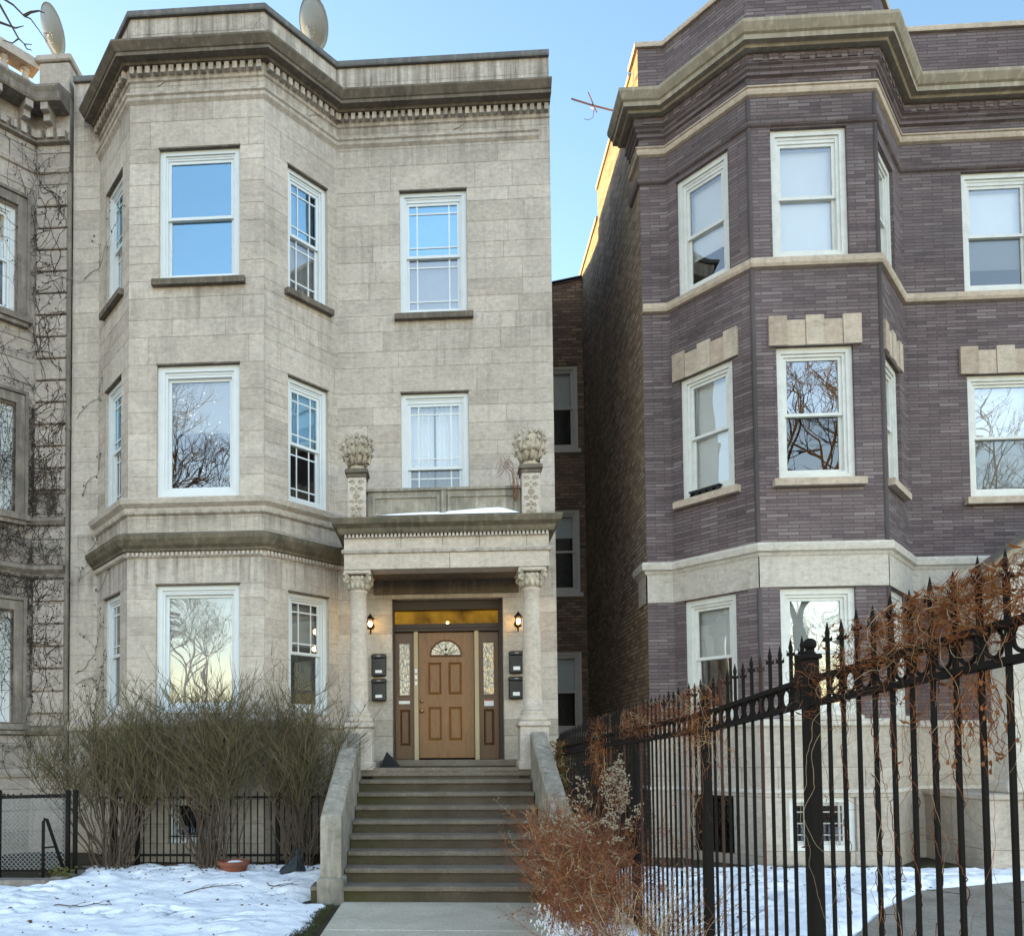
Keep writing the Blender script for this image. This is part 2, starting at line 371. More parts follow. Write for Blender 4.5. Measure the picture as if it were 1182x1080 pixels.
def stone_wall(mb,W,z0,z1,ops,seed,rowh=(.2,.32),tall=.42,blen=(.45,1.1),gap=.0045,proud=.003):
    rn=random.Random(seed)
    plain_wall(mb,W,z0,z1,ops,0)
    brk={z0,z1}
    for o in ops:
        for z in (o[2],o[3]):
            if z0<z<z1: brk.add(z)
        if o[3]+tall<z1: brk.add(o[3]+tall)
    brk=sorted(brk); rows=[]
    rr=random.Random(seed//10)       # rows agree between the walls of one front
    for a,b in zip(brk,brk[1:]):
        h=b-a
        if any(abs(a-o[3])<1e-6 for o in ops) and abs(h-tall)<.01: rows.append((a,b,True)); continue
        n=max(1,round(h/rr.uniform(*rowh))); ws=[rr.choice((.8,1,1,1.25)) for _ in range(n)]; t=sum(ws); z=a
        for w in ws: rows.append((z,z+h*w/t,False)); z+=h*w/t
    for a,b,lint in rows:
        edges=[]
        spans=[(0,W.L)]
        for o in ops:
            if o[2]<(a+b)/2<o[3]:
                ns=[]
                for p,q in spans:
                    if o[0]>p: ns.append((p,min(q,o[0])))
                    if o[1]<q: ns.append((max(p,o[1]),q))
                spans=[x for x in ns if x[1]-x[0]>.01]
        for p,q in spans:
            cuts=[p]
            if lint:
                for o in ops:
                    if abs(o[3]-a)<1e-6 and o[0]>p and o[1]<q: cuts+= [o[0]-.14,o[1]+.14]
            while cuts[-1]<q-.001:
                l=rn.uniform(*blen)*(1.3 if b-a>.35 else 1)
                x=cuts[-1]+l
                if q-x<.3: x=q
                cuts.append(min(x,q))
            cuts=sorted(set(round(max(p,min(q,c)),4) for c in cuts))
            for c,d in zip(cuts,cuts[1:]):
                if d-c<.02: continue
                g0=0 if c<=.001 else gap; g1=0 if d>=W.L-.001 else gap
                tone=max(.12,min(1,rn.gauss(.5,.2)))
                mb.face([W.F(c+g0,-proud,a+gap),W.F(d-g1,-proud,a+gap),W.F(d-g1,-proud,b-gap),W.F(c+g0,-proud,b-gap)],tone)
def tag(o,label,cat,group=None,kind=None):
    if label: o['label']=label; o['category']=cat
    if group: o['group']=group
    if kind: o['kind']=kind
    return o
def thing(name,label,cat,loc,group=None):
    o=bpy.data.objects.new(name,None); col.objects.link(o); o.location=loc; o.empty_display_size=.2
    return tag(o,label,cat,group)
def copy_tree(o,parent=None):
    c=o.copy(); col.objects.link(c); c.parent=parent
    for ch in list(o.children): copy_tree(ch,c)
    return c

# ------------------------------------------------------------------ windows
def window(root,W,s0,s1,z0,z1,style='plain',shade=0,shade_mat='blind_white',frame='white_vinyl',gu='glass_clear',gl='glass_clear',c=.075,split=.5,curtain=False,muntin=('u','l'),stop=.05,head=None):
    """casing part with sashes, panes and blind as sub-parts"""
    mb=MB(); mb.ring(W,s0,s1,z0,z1,c,.05,.17); mb.ring(W,s0+c,s1-c,z0+c,z1-c,stop*.6,.075,.19)
    if head: mb.wbox(W,s0+c+stop*.6,s1-c-stop*.6,.085,.19,z1-c-stop*.6-head,z1-c-stop*.6)
    w=mb.build('window',frame,root)
    i=c+stop*.6; a0,a1,b0,b1=s0+i,s1-i,z0+i,z1-i-(head or 0)
    zm=b0+(b1-b0)*split; st=.045
    for part,(za,zb,d) in (('u',(zm-.02,b1,.10)),('l',(b0,min(b1,zm+.02),.135))):
        if split>=.99 and part=='u': continue
        m=MB(); m.ring(W,a0,a1,za,zb,st,d,d+.032)
        if style=='prairie' and part in muntin:
            o=.13; t=.011
            x0,x1,y0,y1=a0+st,a1-st,za+st,zb-st
            for x in (x0+o,x1-o): m.wbox(W,x-t,x+t,d+.006,d+.012,y0,y1)
            for y in (y1-o,y0+o):
                if part=='l' and y<zm-.5 and False: continue
                m.wbox(W,x0,x0+o-t,d+.006,d+.012,y-t,y+t); m.wbox(W,x0+o+t,x1-o-t,d+.006,d+.012,y-t,y+t); m.wbox(W,x1-o+t,x1,d+.006,d+.012,y-t,y+t)
        m.build('sash',frame,w)
        g=MB(); d2=d+.018
        g.face([W.F(a0+st,d2,za+st),W.F(a1-st,d2,za+st),W.F(a1-st,d2,zb-st),W.F(a0+st,d2,zb-st)])
        g.build('pane',gu if part=='u' else gl,w)
    if shade:
        m=MB(); bot=b1-(b1-b0)*shade
        m.wbox(W,a0,a1,.215,.22,bot,b1); m.wbox(W,a0,a1,.212,.226,bot,bot+.025)
        m.build('roller_blind',shade_mat,w)
    if curtain:
        m=MB(); n=26
        for part_ in (0,1):
            x0=a0 if part_==0 else (a0+a1)/2+.02; x1=(a0+a1)/2-.02 if part_==0 else a1
            for k in range(n):
                u0=x0+(x1-x0)*k/n; u1=x0+(x1-x0)*(k+1)/n
                f=lambda u:.25+.018*math.sin(u*70)+.01*math.sin(u*31)
                m.face([W.F(u0,f(u0),b0),W.F(u1,f(u1),b0),W.F(u1,f(u1),b1),W.F(u0,f(u0),b1)])
        m.build('curtain','blind_white',w,smooth=True)
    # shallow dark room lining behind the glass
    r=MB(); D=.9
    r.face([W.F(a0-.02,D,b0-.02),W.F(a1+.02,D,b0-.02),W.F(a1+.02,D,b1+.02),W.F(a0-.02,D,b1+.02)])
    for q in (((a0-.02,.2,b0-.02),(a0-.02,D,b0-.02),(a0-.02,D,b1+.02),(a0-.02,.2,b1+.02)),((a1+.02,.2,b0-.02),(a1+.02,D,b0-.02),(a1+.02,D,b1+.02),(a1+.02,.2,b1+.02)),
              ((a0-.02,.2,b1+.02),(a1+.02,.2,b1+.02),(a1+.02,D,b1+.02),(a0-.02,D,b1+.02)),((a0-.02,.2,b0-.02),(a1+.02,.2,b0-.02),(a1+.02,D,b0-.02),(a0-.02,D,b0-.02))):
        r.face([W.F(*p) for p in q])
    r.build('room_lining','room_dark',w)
    return w
def sill(root,W,s0,s1,z,mat,h=.1,out=.09,ext=.09):
    m=MB(); m.wbox(W,s0-ext,s1+ext,-out,-.0045,z-h,z-.012); m.wbox(W,s0,s1,0,.16,z-.03,z-.004)
    m.wbox(W,s0-ext+.012,s1+ext-.012,-out+.012,-.0045,z-.012,z-.002)
    return m.build('sill',mat,root)

# ================================================================== LEFT GREYSTONE HOUSE
A_=thing('greystone_house','pale limestone three storey house with a three sided bay and columned porch','house',(-2.1,0,0))
YB=-1.12
LP=[(-6.05,0),(-5.6,0),(-4.66,YB),(-2.6,YB),(-1.65,0),(1.8,0)]
LW=walls_of(LP)
ZT=12.9
opsL=[[],
 [(.37,1.15,8.8,10.74),(.37,1.15,5.5,7.5),(.37,1.15,2.3,4.15)],
 [(.46,1.69,8.79,10.83),(.44,1.69,5.5,7.51),(.44,1.69,2.3,4.2)],
 [(.45,1.26,8.78,10.76),(.45,1.26,5.5,7.46),(.45,1.26,2.3,4.14)],
 [(1.025,2.105,8.73,10.78),(1.025,2.105,5.25,7.46),(.86,2.61,1.56,4.13)]]
base_op=(.64,1.38,.39,1.03)
for i,W in enumerate(LW):
    m=MB(); stone_wall(m,W,2.2,ZT,opsL[i],101+i)
    m.build('wall','greystone',A_)
    m=MB(); stone_wall(m,W,-.3,2.2,[base_op] if i==2 else ([(.86,2.61,1.56,2.2)] if i==4 else []),201+i,rowh=(.3,.42),tall=.5)
    m.build('foundation','plinth_stone',A_)
# side and rear walls, roof
m=MB(); sw=Wall((1.8,0),(1.8,5.28),20); plain_wall(m,sw,-.3,12.45,[],0,.5)
for w in walls_of([(5.0,5.28),(5.0,14),(-6.05,14),(-6.05,0)]): plain_wall(m,w,-.3,12.3,[],0,.5)
m.build('side_wall','common_brick',A_)
ww=Wall((1.8,5.28),(3.2,5.28),3)
wops=[(.35,1.27,8.4,10.3),(.35,1.27,5.18,7.05),(.35,1.27,2.1,3.88)]
m=MB()
for a,b,c,e in cells(ww,-.3,12.05,wops): m.face([ww.F(a,0,c),ww.F(b,0,c),ww.F(b,0,e),ww.F(a,0,e)],.5,[(a,c),(b,c),(b,e),(a,e)])
m.face([ww.F(0,0,12.05),ww.F(ww.L,0,12.05),ww.F(ww.L,0,12.2),ww.F(0,0,11.97)][:3]+[ww.F(ww.L,0,12.24)],.5,[(0,12.05),(1.4,12.05),(1.4,12.24)][:3]+[(1.4,12.24)])
for o in wops:
    plain=MB()
    for q in (((o[0],0,o[2]),(o[0],0,o[3]),(o[0],.15,o[3]),(o[0],.15,o[2])),((o[1],0,o[2]),(o[1],0,o[3]),(o[1],.15,o[3]),(o[1],.15,o[2])),((o[0],0,o[3]),(o[1],0,o[3]),(o[1],.15,o[3]),(o[0],.15,o[3]))):
        m.face([ww.F(*p) for p in q],.5,[(p[0]+p[1],p[2]) for p in q])
# segmental brick arches above the openings
for o in wops:
    for k in range(13):
        u=o[0]-.06+(o[1]-o[0]+.12)*k/13; m.wbox(ww,u+.004,u+.078,-.012,0,o[3]+.02+.05*math.sin(PI*(k+.5)/13),o[3]+.2+.05*math.sin(PI*(k+.5)/13),.5)
wing=m.build('wing_wall','common_brick',A_)
m=MB(); m.face([(1.8,5.24,12.0),(3.2,5.24,12.25),(3.2,5.24,12.32),(1.8,5.24,12.07)]); m.hexa([(1.8,5.24,12.0),(3.2,5.24,12.24),(3.2,5.6,12.24),(1.8,5.6,12.0),(1.8,5.24,12.06),(3.2,5.24,12.3),(3.2,5.6,12.3),(1.8,5.6,12.06)])
m.build('wing_coping','coping_metal',A_)
for k,o in enumerate(wops):
    window(A_,ww,*o,frame='grey_frame',c=.07,shade=(.48,.3,.5)[k],shade_mat='blind_grey',gu='glass_clear',gl='glass_screen')
    m=MB(); m.wbox(ww,o[0]-.05,o[1]+.05,-.04,.1,o[2]-.09,o[2]-.001); m.build('sill','grey_frame',A_)
m=MB(); m.face([(-6.05,.2,12.2),(-5.6,.0,12.2),(-4.66,YB+.1,12.2),(-2.6,YB+.1,12.2),(-1.65,.1,12.2),(1.8,.1,12.2),(1.8,5.28,12.2),(5.0,5.28,12.2),(5.0,14,12.2),(-6.05,14,12.2)])
m.build('roof','roof_tar',A_)
# trim bands
CP=[(-5.6,0),(-4.66,YB),(-2.6,YB),(-1.65,0),(1.8,0)]
FP=[(-6.05,0)]+CP
def band(root,name,mat,path,prof,**k):
    m=MB(); m.sweep(prof,path); return m.build(name,mat,root)
band(A_,'lower_moulding','greystone',CP[:4]+[(1.62,0)],[(0,11.52),(.045,11.57),(.045,11.62),(.07,11.64),(.07,11.67),(0,11.70)])
band(A_,'dentil_band','greystone',CP,[(0,11.86),(.03,11.88),(.03,11.92),(.045,12.05),(0,12.05)])
m=MB(); m.dentils(CP,11.94,12.045,.11,.065,.05); m.build('dentil_row','greystone',A_)
band(A_,'cornice','cornice_stone',CP,[(0,12.05),(.13,12.05),(.15,12.08),(.26,12.09),(.26,12.14),(.28,12.15),(.35,12.24),(.35,12.27),(.02,12.34),(0,12.34)])
cop=[(-.05,12.88),(.05,12.88),(.06,12.90),(.06,12.965),(.04,12.985),(-.35,13.0),(-.35,12.88)]
band(A_,'coping','coping_metal',FP,cop)
m=MB(); m.box(1.47,1.86,.36,5.1,12.44,12.54); m.build('side_coping','coping_metal',A_)
# parapet back
m=MB()
for w in LW: m.wbox(w,0,w.L,.28,.30,12.1,12.88)
m.build('parapet_back','plinth_stone',A_)
band(A_,'sill_course','greystone',CP[:4]+[(-1.45,0)],[(0,5.22),(.05,5.25),(.06,5.33),(.13,5.38),(.15,5.45),(.13,5.47),(0,5.492)])
band(A_,'belt_dentil_band','greystone',CP[:4]+[(-1.42,0)],[(0,4.60),(.03,4.60),(.03,4.68),(0,4.68)])
m=MB(); m.dentils(CP[:4],4.615,4.672,.06,.035,.03); m.build('dentil_row','greystone',A_)
band(A_,'belt_cornice','mossy_stone',CP[:4]+[(-1.40,0)],[(0,4.68),(.08,4.68),(.09,4.72),(.14,4.76),(.19,4.84),(.20,4.90),(.17,4.92),(0,4.98)])
band(A_,'water_table','greystone',[(-6.05,0)]+CP[:4]+[(-1.5,0)],[(0,2.06),(.06,2.08),(.09,2.14),(.09,2.19),(0,2.25)])
# windows of the house
def wn(i,k,**kw):
    o=opsL[i][k]; return window(A_,LW[i],*o,**kw)
wn(2,0,gu='glass_reflective',gl='glass_reflective',c=.08,head=.03)
wn(2,1,gl='glass_mid',c=.10,split=1.0,stop=.06,head=.04,shade=.47,shade_mat='blind_grey')
wn(2,2,gl='glass_clear',c=.08,split=1.0,shade=.98,shade_mat='blind_grey',head=.03)
for i in (1,3):
    wn(i,0,style='prairie',gu='glass_reflective',gl='glass_mid',split=.5,shade=1,shade_mat='blind_grey',head=.04)  # full blind added behind these panes to lighten their dark reflections
    wn(i,1,style='prairie',gu='glass_reflective',gl='glass_screen',split=.5,head=.04,shade=.5,shade_mat='blind_white')  # half blind likewise added, to brighten the upper panes
    wn(i,2,style='prairie',gu='glass_clear',gl='glass_screen',split=.5,shade=.42,shade_mat='blind_grey',muntin=('u',))
wn(4,0,style='prairie',gu='glass_reflective',gl='glass_mid',shade=1,shade_mat='blind_grey',head=.05)
wn(4,1,style='prairie',gu='glass_clear',gl='glass_screen',curtain=True,head=.05,split=.46)
fw=MB()
W=LW[2]; rn=random.Random(5)
for k in range(34):
    s_=rn.uniform(.62,1.52); zz=rn.choice((rn.uniform(6.6,7.25),rn.uniform(6.2,7.1),rn.uniform(5.75,6.5))); p=W.F(s_,.195,zz); r=rn.uniform(.006,.012); fw.blob(p,r,r,r,6,4)
pw=[o for o in A_.children if o.name.startswith('window')][1]
fw.build('string_lights','fairy_light',pw,kind='stuff')
for i,k in ((1,0),(2,0),(3,0),(4,0)):
    o=opsL[i][k]; sill(A_,LW[i],o[0],o[1],o[2],'cornice_stone',h=.10,out=.09,ext=.09 if i!=3 else .07)
# stone heads: thin dark drip over each window
for i,k in ((2,0),(2,1),(2,2),(3,0),(3,1),(3,2),(1,0),(1,1),(1,2),(4,0),(4,1)):
    o=opsL[i][k]; m=MB(); m.wbox(LW[i],o[0]-.01,o[1]+.01,-.012,.05,o[3]-.012,o[3]+.012); m.build('drip_edge','cornice_stone',A_)
# basement window
W=LW[2]; o=base_op
bw=window(A_,W,*o,c=.05,split=1.0,gl='glass_clear',stop=.02)
m=MB(); rn=random.Random(3)
for k in range(7): m.wbox(W,o[0]+.06+k*.103-.006,o[0]+.06+k*.103+.006,.02,.032,o[2],o[3])
for z in (o[2]+.1,o[3]-.1): m.wbox(W,o[0],o[1],.033,.045,z-.008,z+.008)
m.build('window_grille','black_iron',A_)

# ---- porch
PC=.035; PY=-1.2
m=MB(); stone_wall(m,Wall((-1.41,PY),(1.54,PY)),4.345,4.62,[],310,rowh=(.28,.3),blen=(1.2,1.8)); stone_wall(m,Wall((-1.41,PY),(1.54,PY)),4.62,4.84,[],311,rowh=(.2,.25),blen=(.5,.9))
for wl in (Wall((-1.41,0),(-1.41,PY)),Wall((1.54,PY),(1.54,0))): plain_wall(m,wl,4.345,4.84,[],0,.5)
m.box(-1.4,1.53,PY+.32,PY+.33,4.345,4.7,.5); m.face([(-1.41,PY,4.345),(-1.41,PY+.32,4.345),(1.54,PY+.32,4.345),(1.54,PY,4.345)],.5)
m.box(-1.41,-1.1,PY+.32,0,4.345,4.42,.5); m.box(1.23,1.54,PY+.32,0,4.345,4.42,.5)
m.build('entablature','column_stone',A_)
EP=[(-1.41,0),(-1.41,PY),(1.54,PY),(1.54,0)]
m=MB(); m.face([(-1.41,PY+.32,4.415),(-1.41,0,4.415),(1.54,0,4.415),(1.54,PY+.32,4.415)],.4); m.box(-1.08,1.21,-.06,-.005,4.20,4.41); m.build('porch_ceiling','cornice_stone',A_)
band(A_,'architrave_moulding','greystone',EP,[(0,4.57),(.03,4.58),(.04,4.62),(.02,4.64),(0,4.64)])
m=MB(); m.dentils(EP[1:3],4.80,4.85,.05,.03,.025); m.build('dentil_row','greystone',A_)
band(A_,'porch_cornice','mossy_stone',EP,[(0,4.85),(.06,4.85),(.08,4.88),(.09,4.93),(.16,4.98),(.18,5.05),(.17,5.07),(0,5.09)])
m=MB(); m.box(-1.41,1.54,PY,0,5.06,5.085); m.build('balcony_deck','cornice_stone',A_)
# columns
def column(cx,cy,root):
    m=MB(); pr=[(.165,2.283),(.155,2.30)]
    for i in range(9): z=2.30+1.72*i/8; pr.append((.140-.02*(i/8)**1.6,z))
    pr+= [(.135,4.035),(.135,4.06),(.12,4.065)]
    m.lathe(pr,cx,cy,24); c=m.build('column','column_stone',root,smooth=True)
    m=MB(); m.lathe([(.205,2.13),(.215,2.16),(.205,2.19),(.175,2.205),(.17,2.225),(.185,2.245),(.18,2.27),(.155,2.283)],cx,cy,24); m.build('column_base','column_stone',c,smooth=True)
    # ionic capital: necking, echinus, four corner volutes and abacus
    m=MB(); m.lathe([(.125,4.06),(.13,4.10),(.155,4.15),(.17,4.20),(.175,4.24),(.15,4.27)],cx,cy,20)
    for k in range(12):
        a=2*PI*k/12; m.blob((cx+.145*math.cos(a),cy+.145*math.sin(a),4.13),.032,.032,.055,6,5)
    for sx in (-1,1):
        for sy in (-1,1):
            c0=Vector((cx+sx*.165,cy+sy*.165,4.22)); u=Vector((sx,sy,0)).normalized(); t=Vector((-u.y,u.x,0))
            pts=[c0+u*(.075*(1-i/26)*math.cos(.6+i*.42)*.9)+Vector((0,0,.075*(1-i/26)*math.sin(.6+i*.42))) for i in range(24)]
            m.tube(pts,.024,.02,6); m.blob(c0,.025,.025,.025,6,4)
    for sx in (-1,0,1):
        for sy in (-1,1): m.blob((cx+sx*.07,cy+sy*.165,4.235),.028,.02,.035,6,4)
    for sy in (-1,0,1):
        for sx in (-1,1): m.blob((cx+sx*.165,cy+sy*.07,4.235),.02,.028,.035,6,4)
    m.build('capital','pale_carving',c,smooth=True)
    m=MB(); m.cbox(cx-.2,cx+.2,cy-.2,cy+.2,4.29,4.344,.012); m.build('abacus','column_stone',c)
    m=MB(); m.cbox(cx-.23,cx+.23,cy-.23,cy+.23,2.05,2.13,.02); m.cbox(cx-.205,cx+.205,cy-.205,cy+.205,1.46,2.05,.012); m.cbox(cx-.225,cx+.225,cy-.225,cy+.225,1.44,1.56,.012)
    m.build('pedestal','greystone',root)
column(-1.225,-1.0,A_); column(1.30,-1.0,A_)
# balcony parapet
m=MB(); m.cbox(-1.07,1.16,-1.12,-.98,5.085,5.50,.01)
for x0,x1 in ((-1.0,-.02),(.1,1.1)): m.ring(Wall((x0,-1.12),(x1,-1.12)),0,x1-x0,5.14,5.44,.04,-.02,0)
m.cbox(-1.09,1.18,-1.15,-.95,5.50,5.545,.01); m.cbox(-.0,.08,-1.145,-1.12,5.1,5.5,.008)
m.build('balcony_parapet','cheek_stone',A_)
def finial_pier(cx,root,seed):
    cy=-1.06; m=MB(); m.cbox(cx-.135,cx+.135,cy-.135,cy+.135,5.085,5.72,.01)
    p=m.build('balcony_pier','greystone',root)
    m=MB(); m.cbox(cx-.17,cx+.17,cy-.17,cy+.17,5.76,5.83,.015); m.cbox(cx-.15,cx+.15,cy-.15,cy+.15,5.70,5.76,.015); m.build('pier_cap','cornice_stone',p)
    m=MB(); f=cy-.14; rn=random.Random(seed)
    def scroll(x,z,r,s):
        m.tube([(x+s*r*(1-i/16)*math.cos(i*.5),f,z+r*(1-i/16)*math.sin(i*.5)) for i in range(15)],.011,.008,5)
    for s in (-1,1):
        scroll(cx+s*.06,5.63,.04,s); scroll(cx+s*.065,5.53,.038,-s); scroll(cx+s*.06,5.34,.04,s); scroll(cx+s*.05,5.24,.03,-s)
    m.tube([(cx+.035*math.cos(a*PI/6),f,5.43+.035*math.sin(a*PI/6)) for a in range(13)],.012,.012,5); m.blob((cx,f,5.43),.018,.015,.018)
    for z in (5.58,5.5,5.36,5.29,5.2): m.blob((cx,f,z),.018,.014,.02)
    for k in range(5): m.blob((cx-.06+.03*k,f,5.15+.01*math.sin(k*2)),.014,.012,.03)
    m.build('carved_relief','pale_carving',p,smooth=True)
    # carved leafy basket finial
    m=MB(); m.lathe([(.12,5.83),(.13,5.86),(.105,5.89),(.11,5.92),(.155,6.0),(.185,6.08),(.19,6.2),(.165,6.28),(.09,6.32),(.02,6.33)],cx,cy,18)
    for ring,(zb,zt,rb,rt,n,w) in enumerate(((5.91,6.08,.12,.20,9,.05),(6.03,6.21,.17,.215,9,.05),(6.15,6.31,.17,.19,8,.045),(6.22,6.36,.06,.10,6,.04))):
        for k in range(n):
            a=2*PI*(k+.5*(ring%2))/n+rn.uniform(-.1,.1); ca,sa=math.cos(a),math.sin(a)
            pts=[(cx+ca*r,cy+sa*r,z) for r,z in ((rb,zb),(rb+.35*(rt-rb),zb+.45*(zt-zb)),(rt-.01,zt-.03),(rt+.012,zt),(rt+.025,zt-.025),(rt+.01,zt-.05))]
            m.tube(pts,w*.8,w*.5,6,cap=True)
            m.blob((cx+ca*(rt+.005),cy+sa*(rt+.005),zt-.01),.03,.03,.025,6,4,.25,rn)
    for k in range(26):
        a=rn.uniform(0,2*PI); z=rn.uniform(5.95,6.32); r=.16+.03*math.sin((z-5.9)*6); m.blob((cx+r*math.cos(a),cy+r*math.sin(a),z),.022,.022,.028,5,4,.3,rn)
    m.build('carved_finial','pale_carving',p,smooth=True)
finial_pier(-1.225,A_,1); finial_pier(1.30,A_,2)

# ---- doorway
DY=.35
DW=Wall((-.9,DY),(1.1,DY))
def X(x): return x+.9
m=MB()
m.box(-.80,.97,0,.6,1.47,1.56,.5); m.cbox(-.98,1.16,-.28,0,1.47,1.575,.015,.5)
m.build('door_sill','tread_stone',A_)
m=MB()   # frame: jambs, transom bar, head, mullions' dark stops
for x0,x1 in ((-.82,-.765),(.905,.975)): m.box(x0,x1,.16,.46,1.562,4.14)
m.box(-.765,.905,.16,.46,3.98,4.14); m.box(-.765,.905,.22,.46,3.64,3.76)
m.box(-.80,-.765,.12,.16,1.562,4.14); m.box(.93,.965,.12,.16,1.562,4.14)
m.box(-.74,.88,.20,.22,3.69,3.73)
fr=m.build('door_frame','dark_brown_wood',A_)
m=MB(); m.face([(-.765,.34,3.76),(.905,.34,3.76),(.905,.34,3.98),(-.765,.34,3.98)])
t=NT('transom_glass'); v=t.coord(); n=t.noise(v,2.2,3,.6); c=t.ramp(n,[(.3,(.018,.011,.004)),(.7,(.05,.03,.007))]); t.l(t.ramp(n,[(.3,(.05,.022,.003)),(.75,(.42,.22,.02))]),t.b.inputs['Emission Color']); t.b.inputs['Emission Strength'].default_value=.2; t.done(c,.6,spec=.08)
m.build('transom_window','transom_glass',A_)
m=MB(); m.blob((.09,.33,3.79),.022,.01,.018); m.build('transom_lamp_glow','bulb',A_,smooth=True)
m=MB(); m.box(-.457,-.39,.24,.40,1.562,3.64); m.box(.517,.583,.24,.40,1.562,3.64); m.build('mullion','jamb_cream',A_)
m=MB(); m.box(-.457,-.39,.225,.24,1.562,3.64) ; 
def panelled(mb,W,s0,s1,z0,z1,panels,d0,thick=.04,lip=.012):
    """door leaf with sunk, raised-field panels; panels (s0,s1,z0,z1)"""
    for a,b,c,e in cells(W,z0,z1,panels) if False else []: pass
    WW=Wall(W.F(s0,0,0)[:2],W.F(s1,0,0)[:2]); L=WW.L
    ops=[(p[0]-s0,p[1]-s0,p[2],p[3]) for p in panels]
    for a,b,c,e in cells(WW,z0,z1,ops): mb.face([WW.F(a,d0,c),WW.F(b,d0,c),WW.F(b,d0,e),WW.F(a,d0,e)])
    for p,q,c,e in ops:
        r0=(p,q,c,e); r1=(p+.018,q-.018,c+.018,e-.018); r2=(p+.04,q-.04,c+.04,e-.04)
        def rc(r,d): return [WW.F(r[0],d,r[2]),WW.F(r[1],d,r[2]),WW.F(r[1],d,r[3]),WW.F(r[0],d,r[3])]
        A,B,Cc=rc(r0,d0),rc(r1,d0+lip*1.6),rc(r2,d0+lip*.3)
        for P,Q in ((A,B),(B,Cc)):
            for k in range(4): mb.face([P[k],P[(k+1)%4],Q[(k+1)%4],Q[k]])
        mb.face(Cc)
    mb.wbox(W,s0,s1,d0+.025,d0+thick,z0,z1)
    for s in (s0,s1): mb.face([W.F(s,d0,z0),W.F(s,d0,z1),W.F(s,d0+thick,z1),W.F(s,d0+thick,z0)])
DW0=Wall((0,.30),(1,.30))
dx0,dx1,dz0,dz1=-.383,.510,1.60,3.63
m=MB(); Z=lambda y:1.72+(866-y)*.01405
pn=[]
for xa,xb in ((-.235,-.02),(.095,.31)):
    for za,zb in ((1.88,2.42),(2.62,3.14)): pn.append((xa-.0,xb,za,zb))
fan=(-.22,.34,3.24,3.55)
DWs=Wall((-2,.30),(2,.30))
pn2=[(a+2,b+2,c,e) for a,b,c,e in pn]
panelled(m,DWs,dx0+2,dx1+2,dz0,dz1,pn2,0)
door=m.build('door','oak_door',A_)
m=MB(); c0=(.06,3.25); rr=.25; N=20
pts=[(c0[0]+rr*math.cos(PI*k/N),.292,c0[1]+rr*.98*math.sin(PI*k/N)) for k in range(N+1)]
m.face(pts[::-1]+[]); m.build('fanlight','leaded_glass',door)
m=MB(); m.tube(pts,.016,.016,6); m.tube([pts[0],pts[-1]],.016,.016,6)
m.build('fanlight_frame','oak_side',door,smooth=True)
m=MB()
for k in (3,6,10,14,17): m.tube([(c0[0],.288,c0[1]+.01),(c0[0]+rr*math.cos(PI*k/N),.288,c0[1]+rr*math.sin(PI*k/N))],.004,.004,4)
m.tube([(c0[0]+.1*math.cos(PI*k/12),.288,c0[1]+.1*math.sin(PI*k/12)) for k in range(13)],.004,.004,4); m.blob((c0[0],.285,c0[1]+.1),.022,.008,.022)
m.build('leading','dark_brown_wood',door)
m=MB(); m.lathe([(.0,0)],0,0,3) if False else None
m.tube([(-.335,.30,2.36),(-.335,.26,2.36)],.03,.03,12,cap=True); m.blob((-.335,.25,2.36),.032,.026,.032,10,7)
m.build('door_knob','brass',door,smooth=True)
m=MB(); m.tube([(-.335,.30,2.52),(-.335,.275,2.52)],.03,.028,12,cap=True); m.build('deadbolt','brass',door,smooth=True)
for x0,x1,gm in ((-.765,-.457,'leaded_glass'),(.583,.905,'leaded_glass_warm')):
    xm=(x0+x1)/2; m=MB()
    panelled(m,DWs,x0+2,x1+2,1.58,3.64,[(xm-.085+2,xm+.085+2,1.80,2.38),(xm-.1+2,xm+.1+2,2.60,3.47)],.02)
    sl=m.build('sidelight','oak_side',A_)
    m=MB(); m.face([(xm-.085,.313,2.615),(xm+.085,.313,2.615),(xm+.085,.313,3.455),(xm-.085,.313,3.455)]); m.build('sidelight_glass',gm,sl)
    m=MB(); m.ring(Wall((xm-.1,.318),(xm+.1,.318)),0,.2,2.6,3.47,.018,-.02,.0); m.build('glass_bead','oak_side',sl)
m=MB(); m.box(-.71,-.53,.305,.318,2.475,2.525); m.build('name_plate','label_white',A_)
m=MB(); m.box(.67,.82,.305,.318,2.43,2.53); m.build('notice','label_white',A_)
m=MB(); m.box(.675,.815,.303,.3045,2.512,2.528); m.build('notice_band','label_red',A_)
for z in (2.80,2.90,3.0):
    m=MB(); m.cbox(-.447,-.405,.228,.239,z-.03,z+.035,.004); m.build('number_tile','label_white',A_)

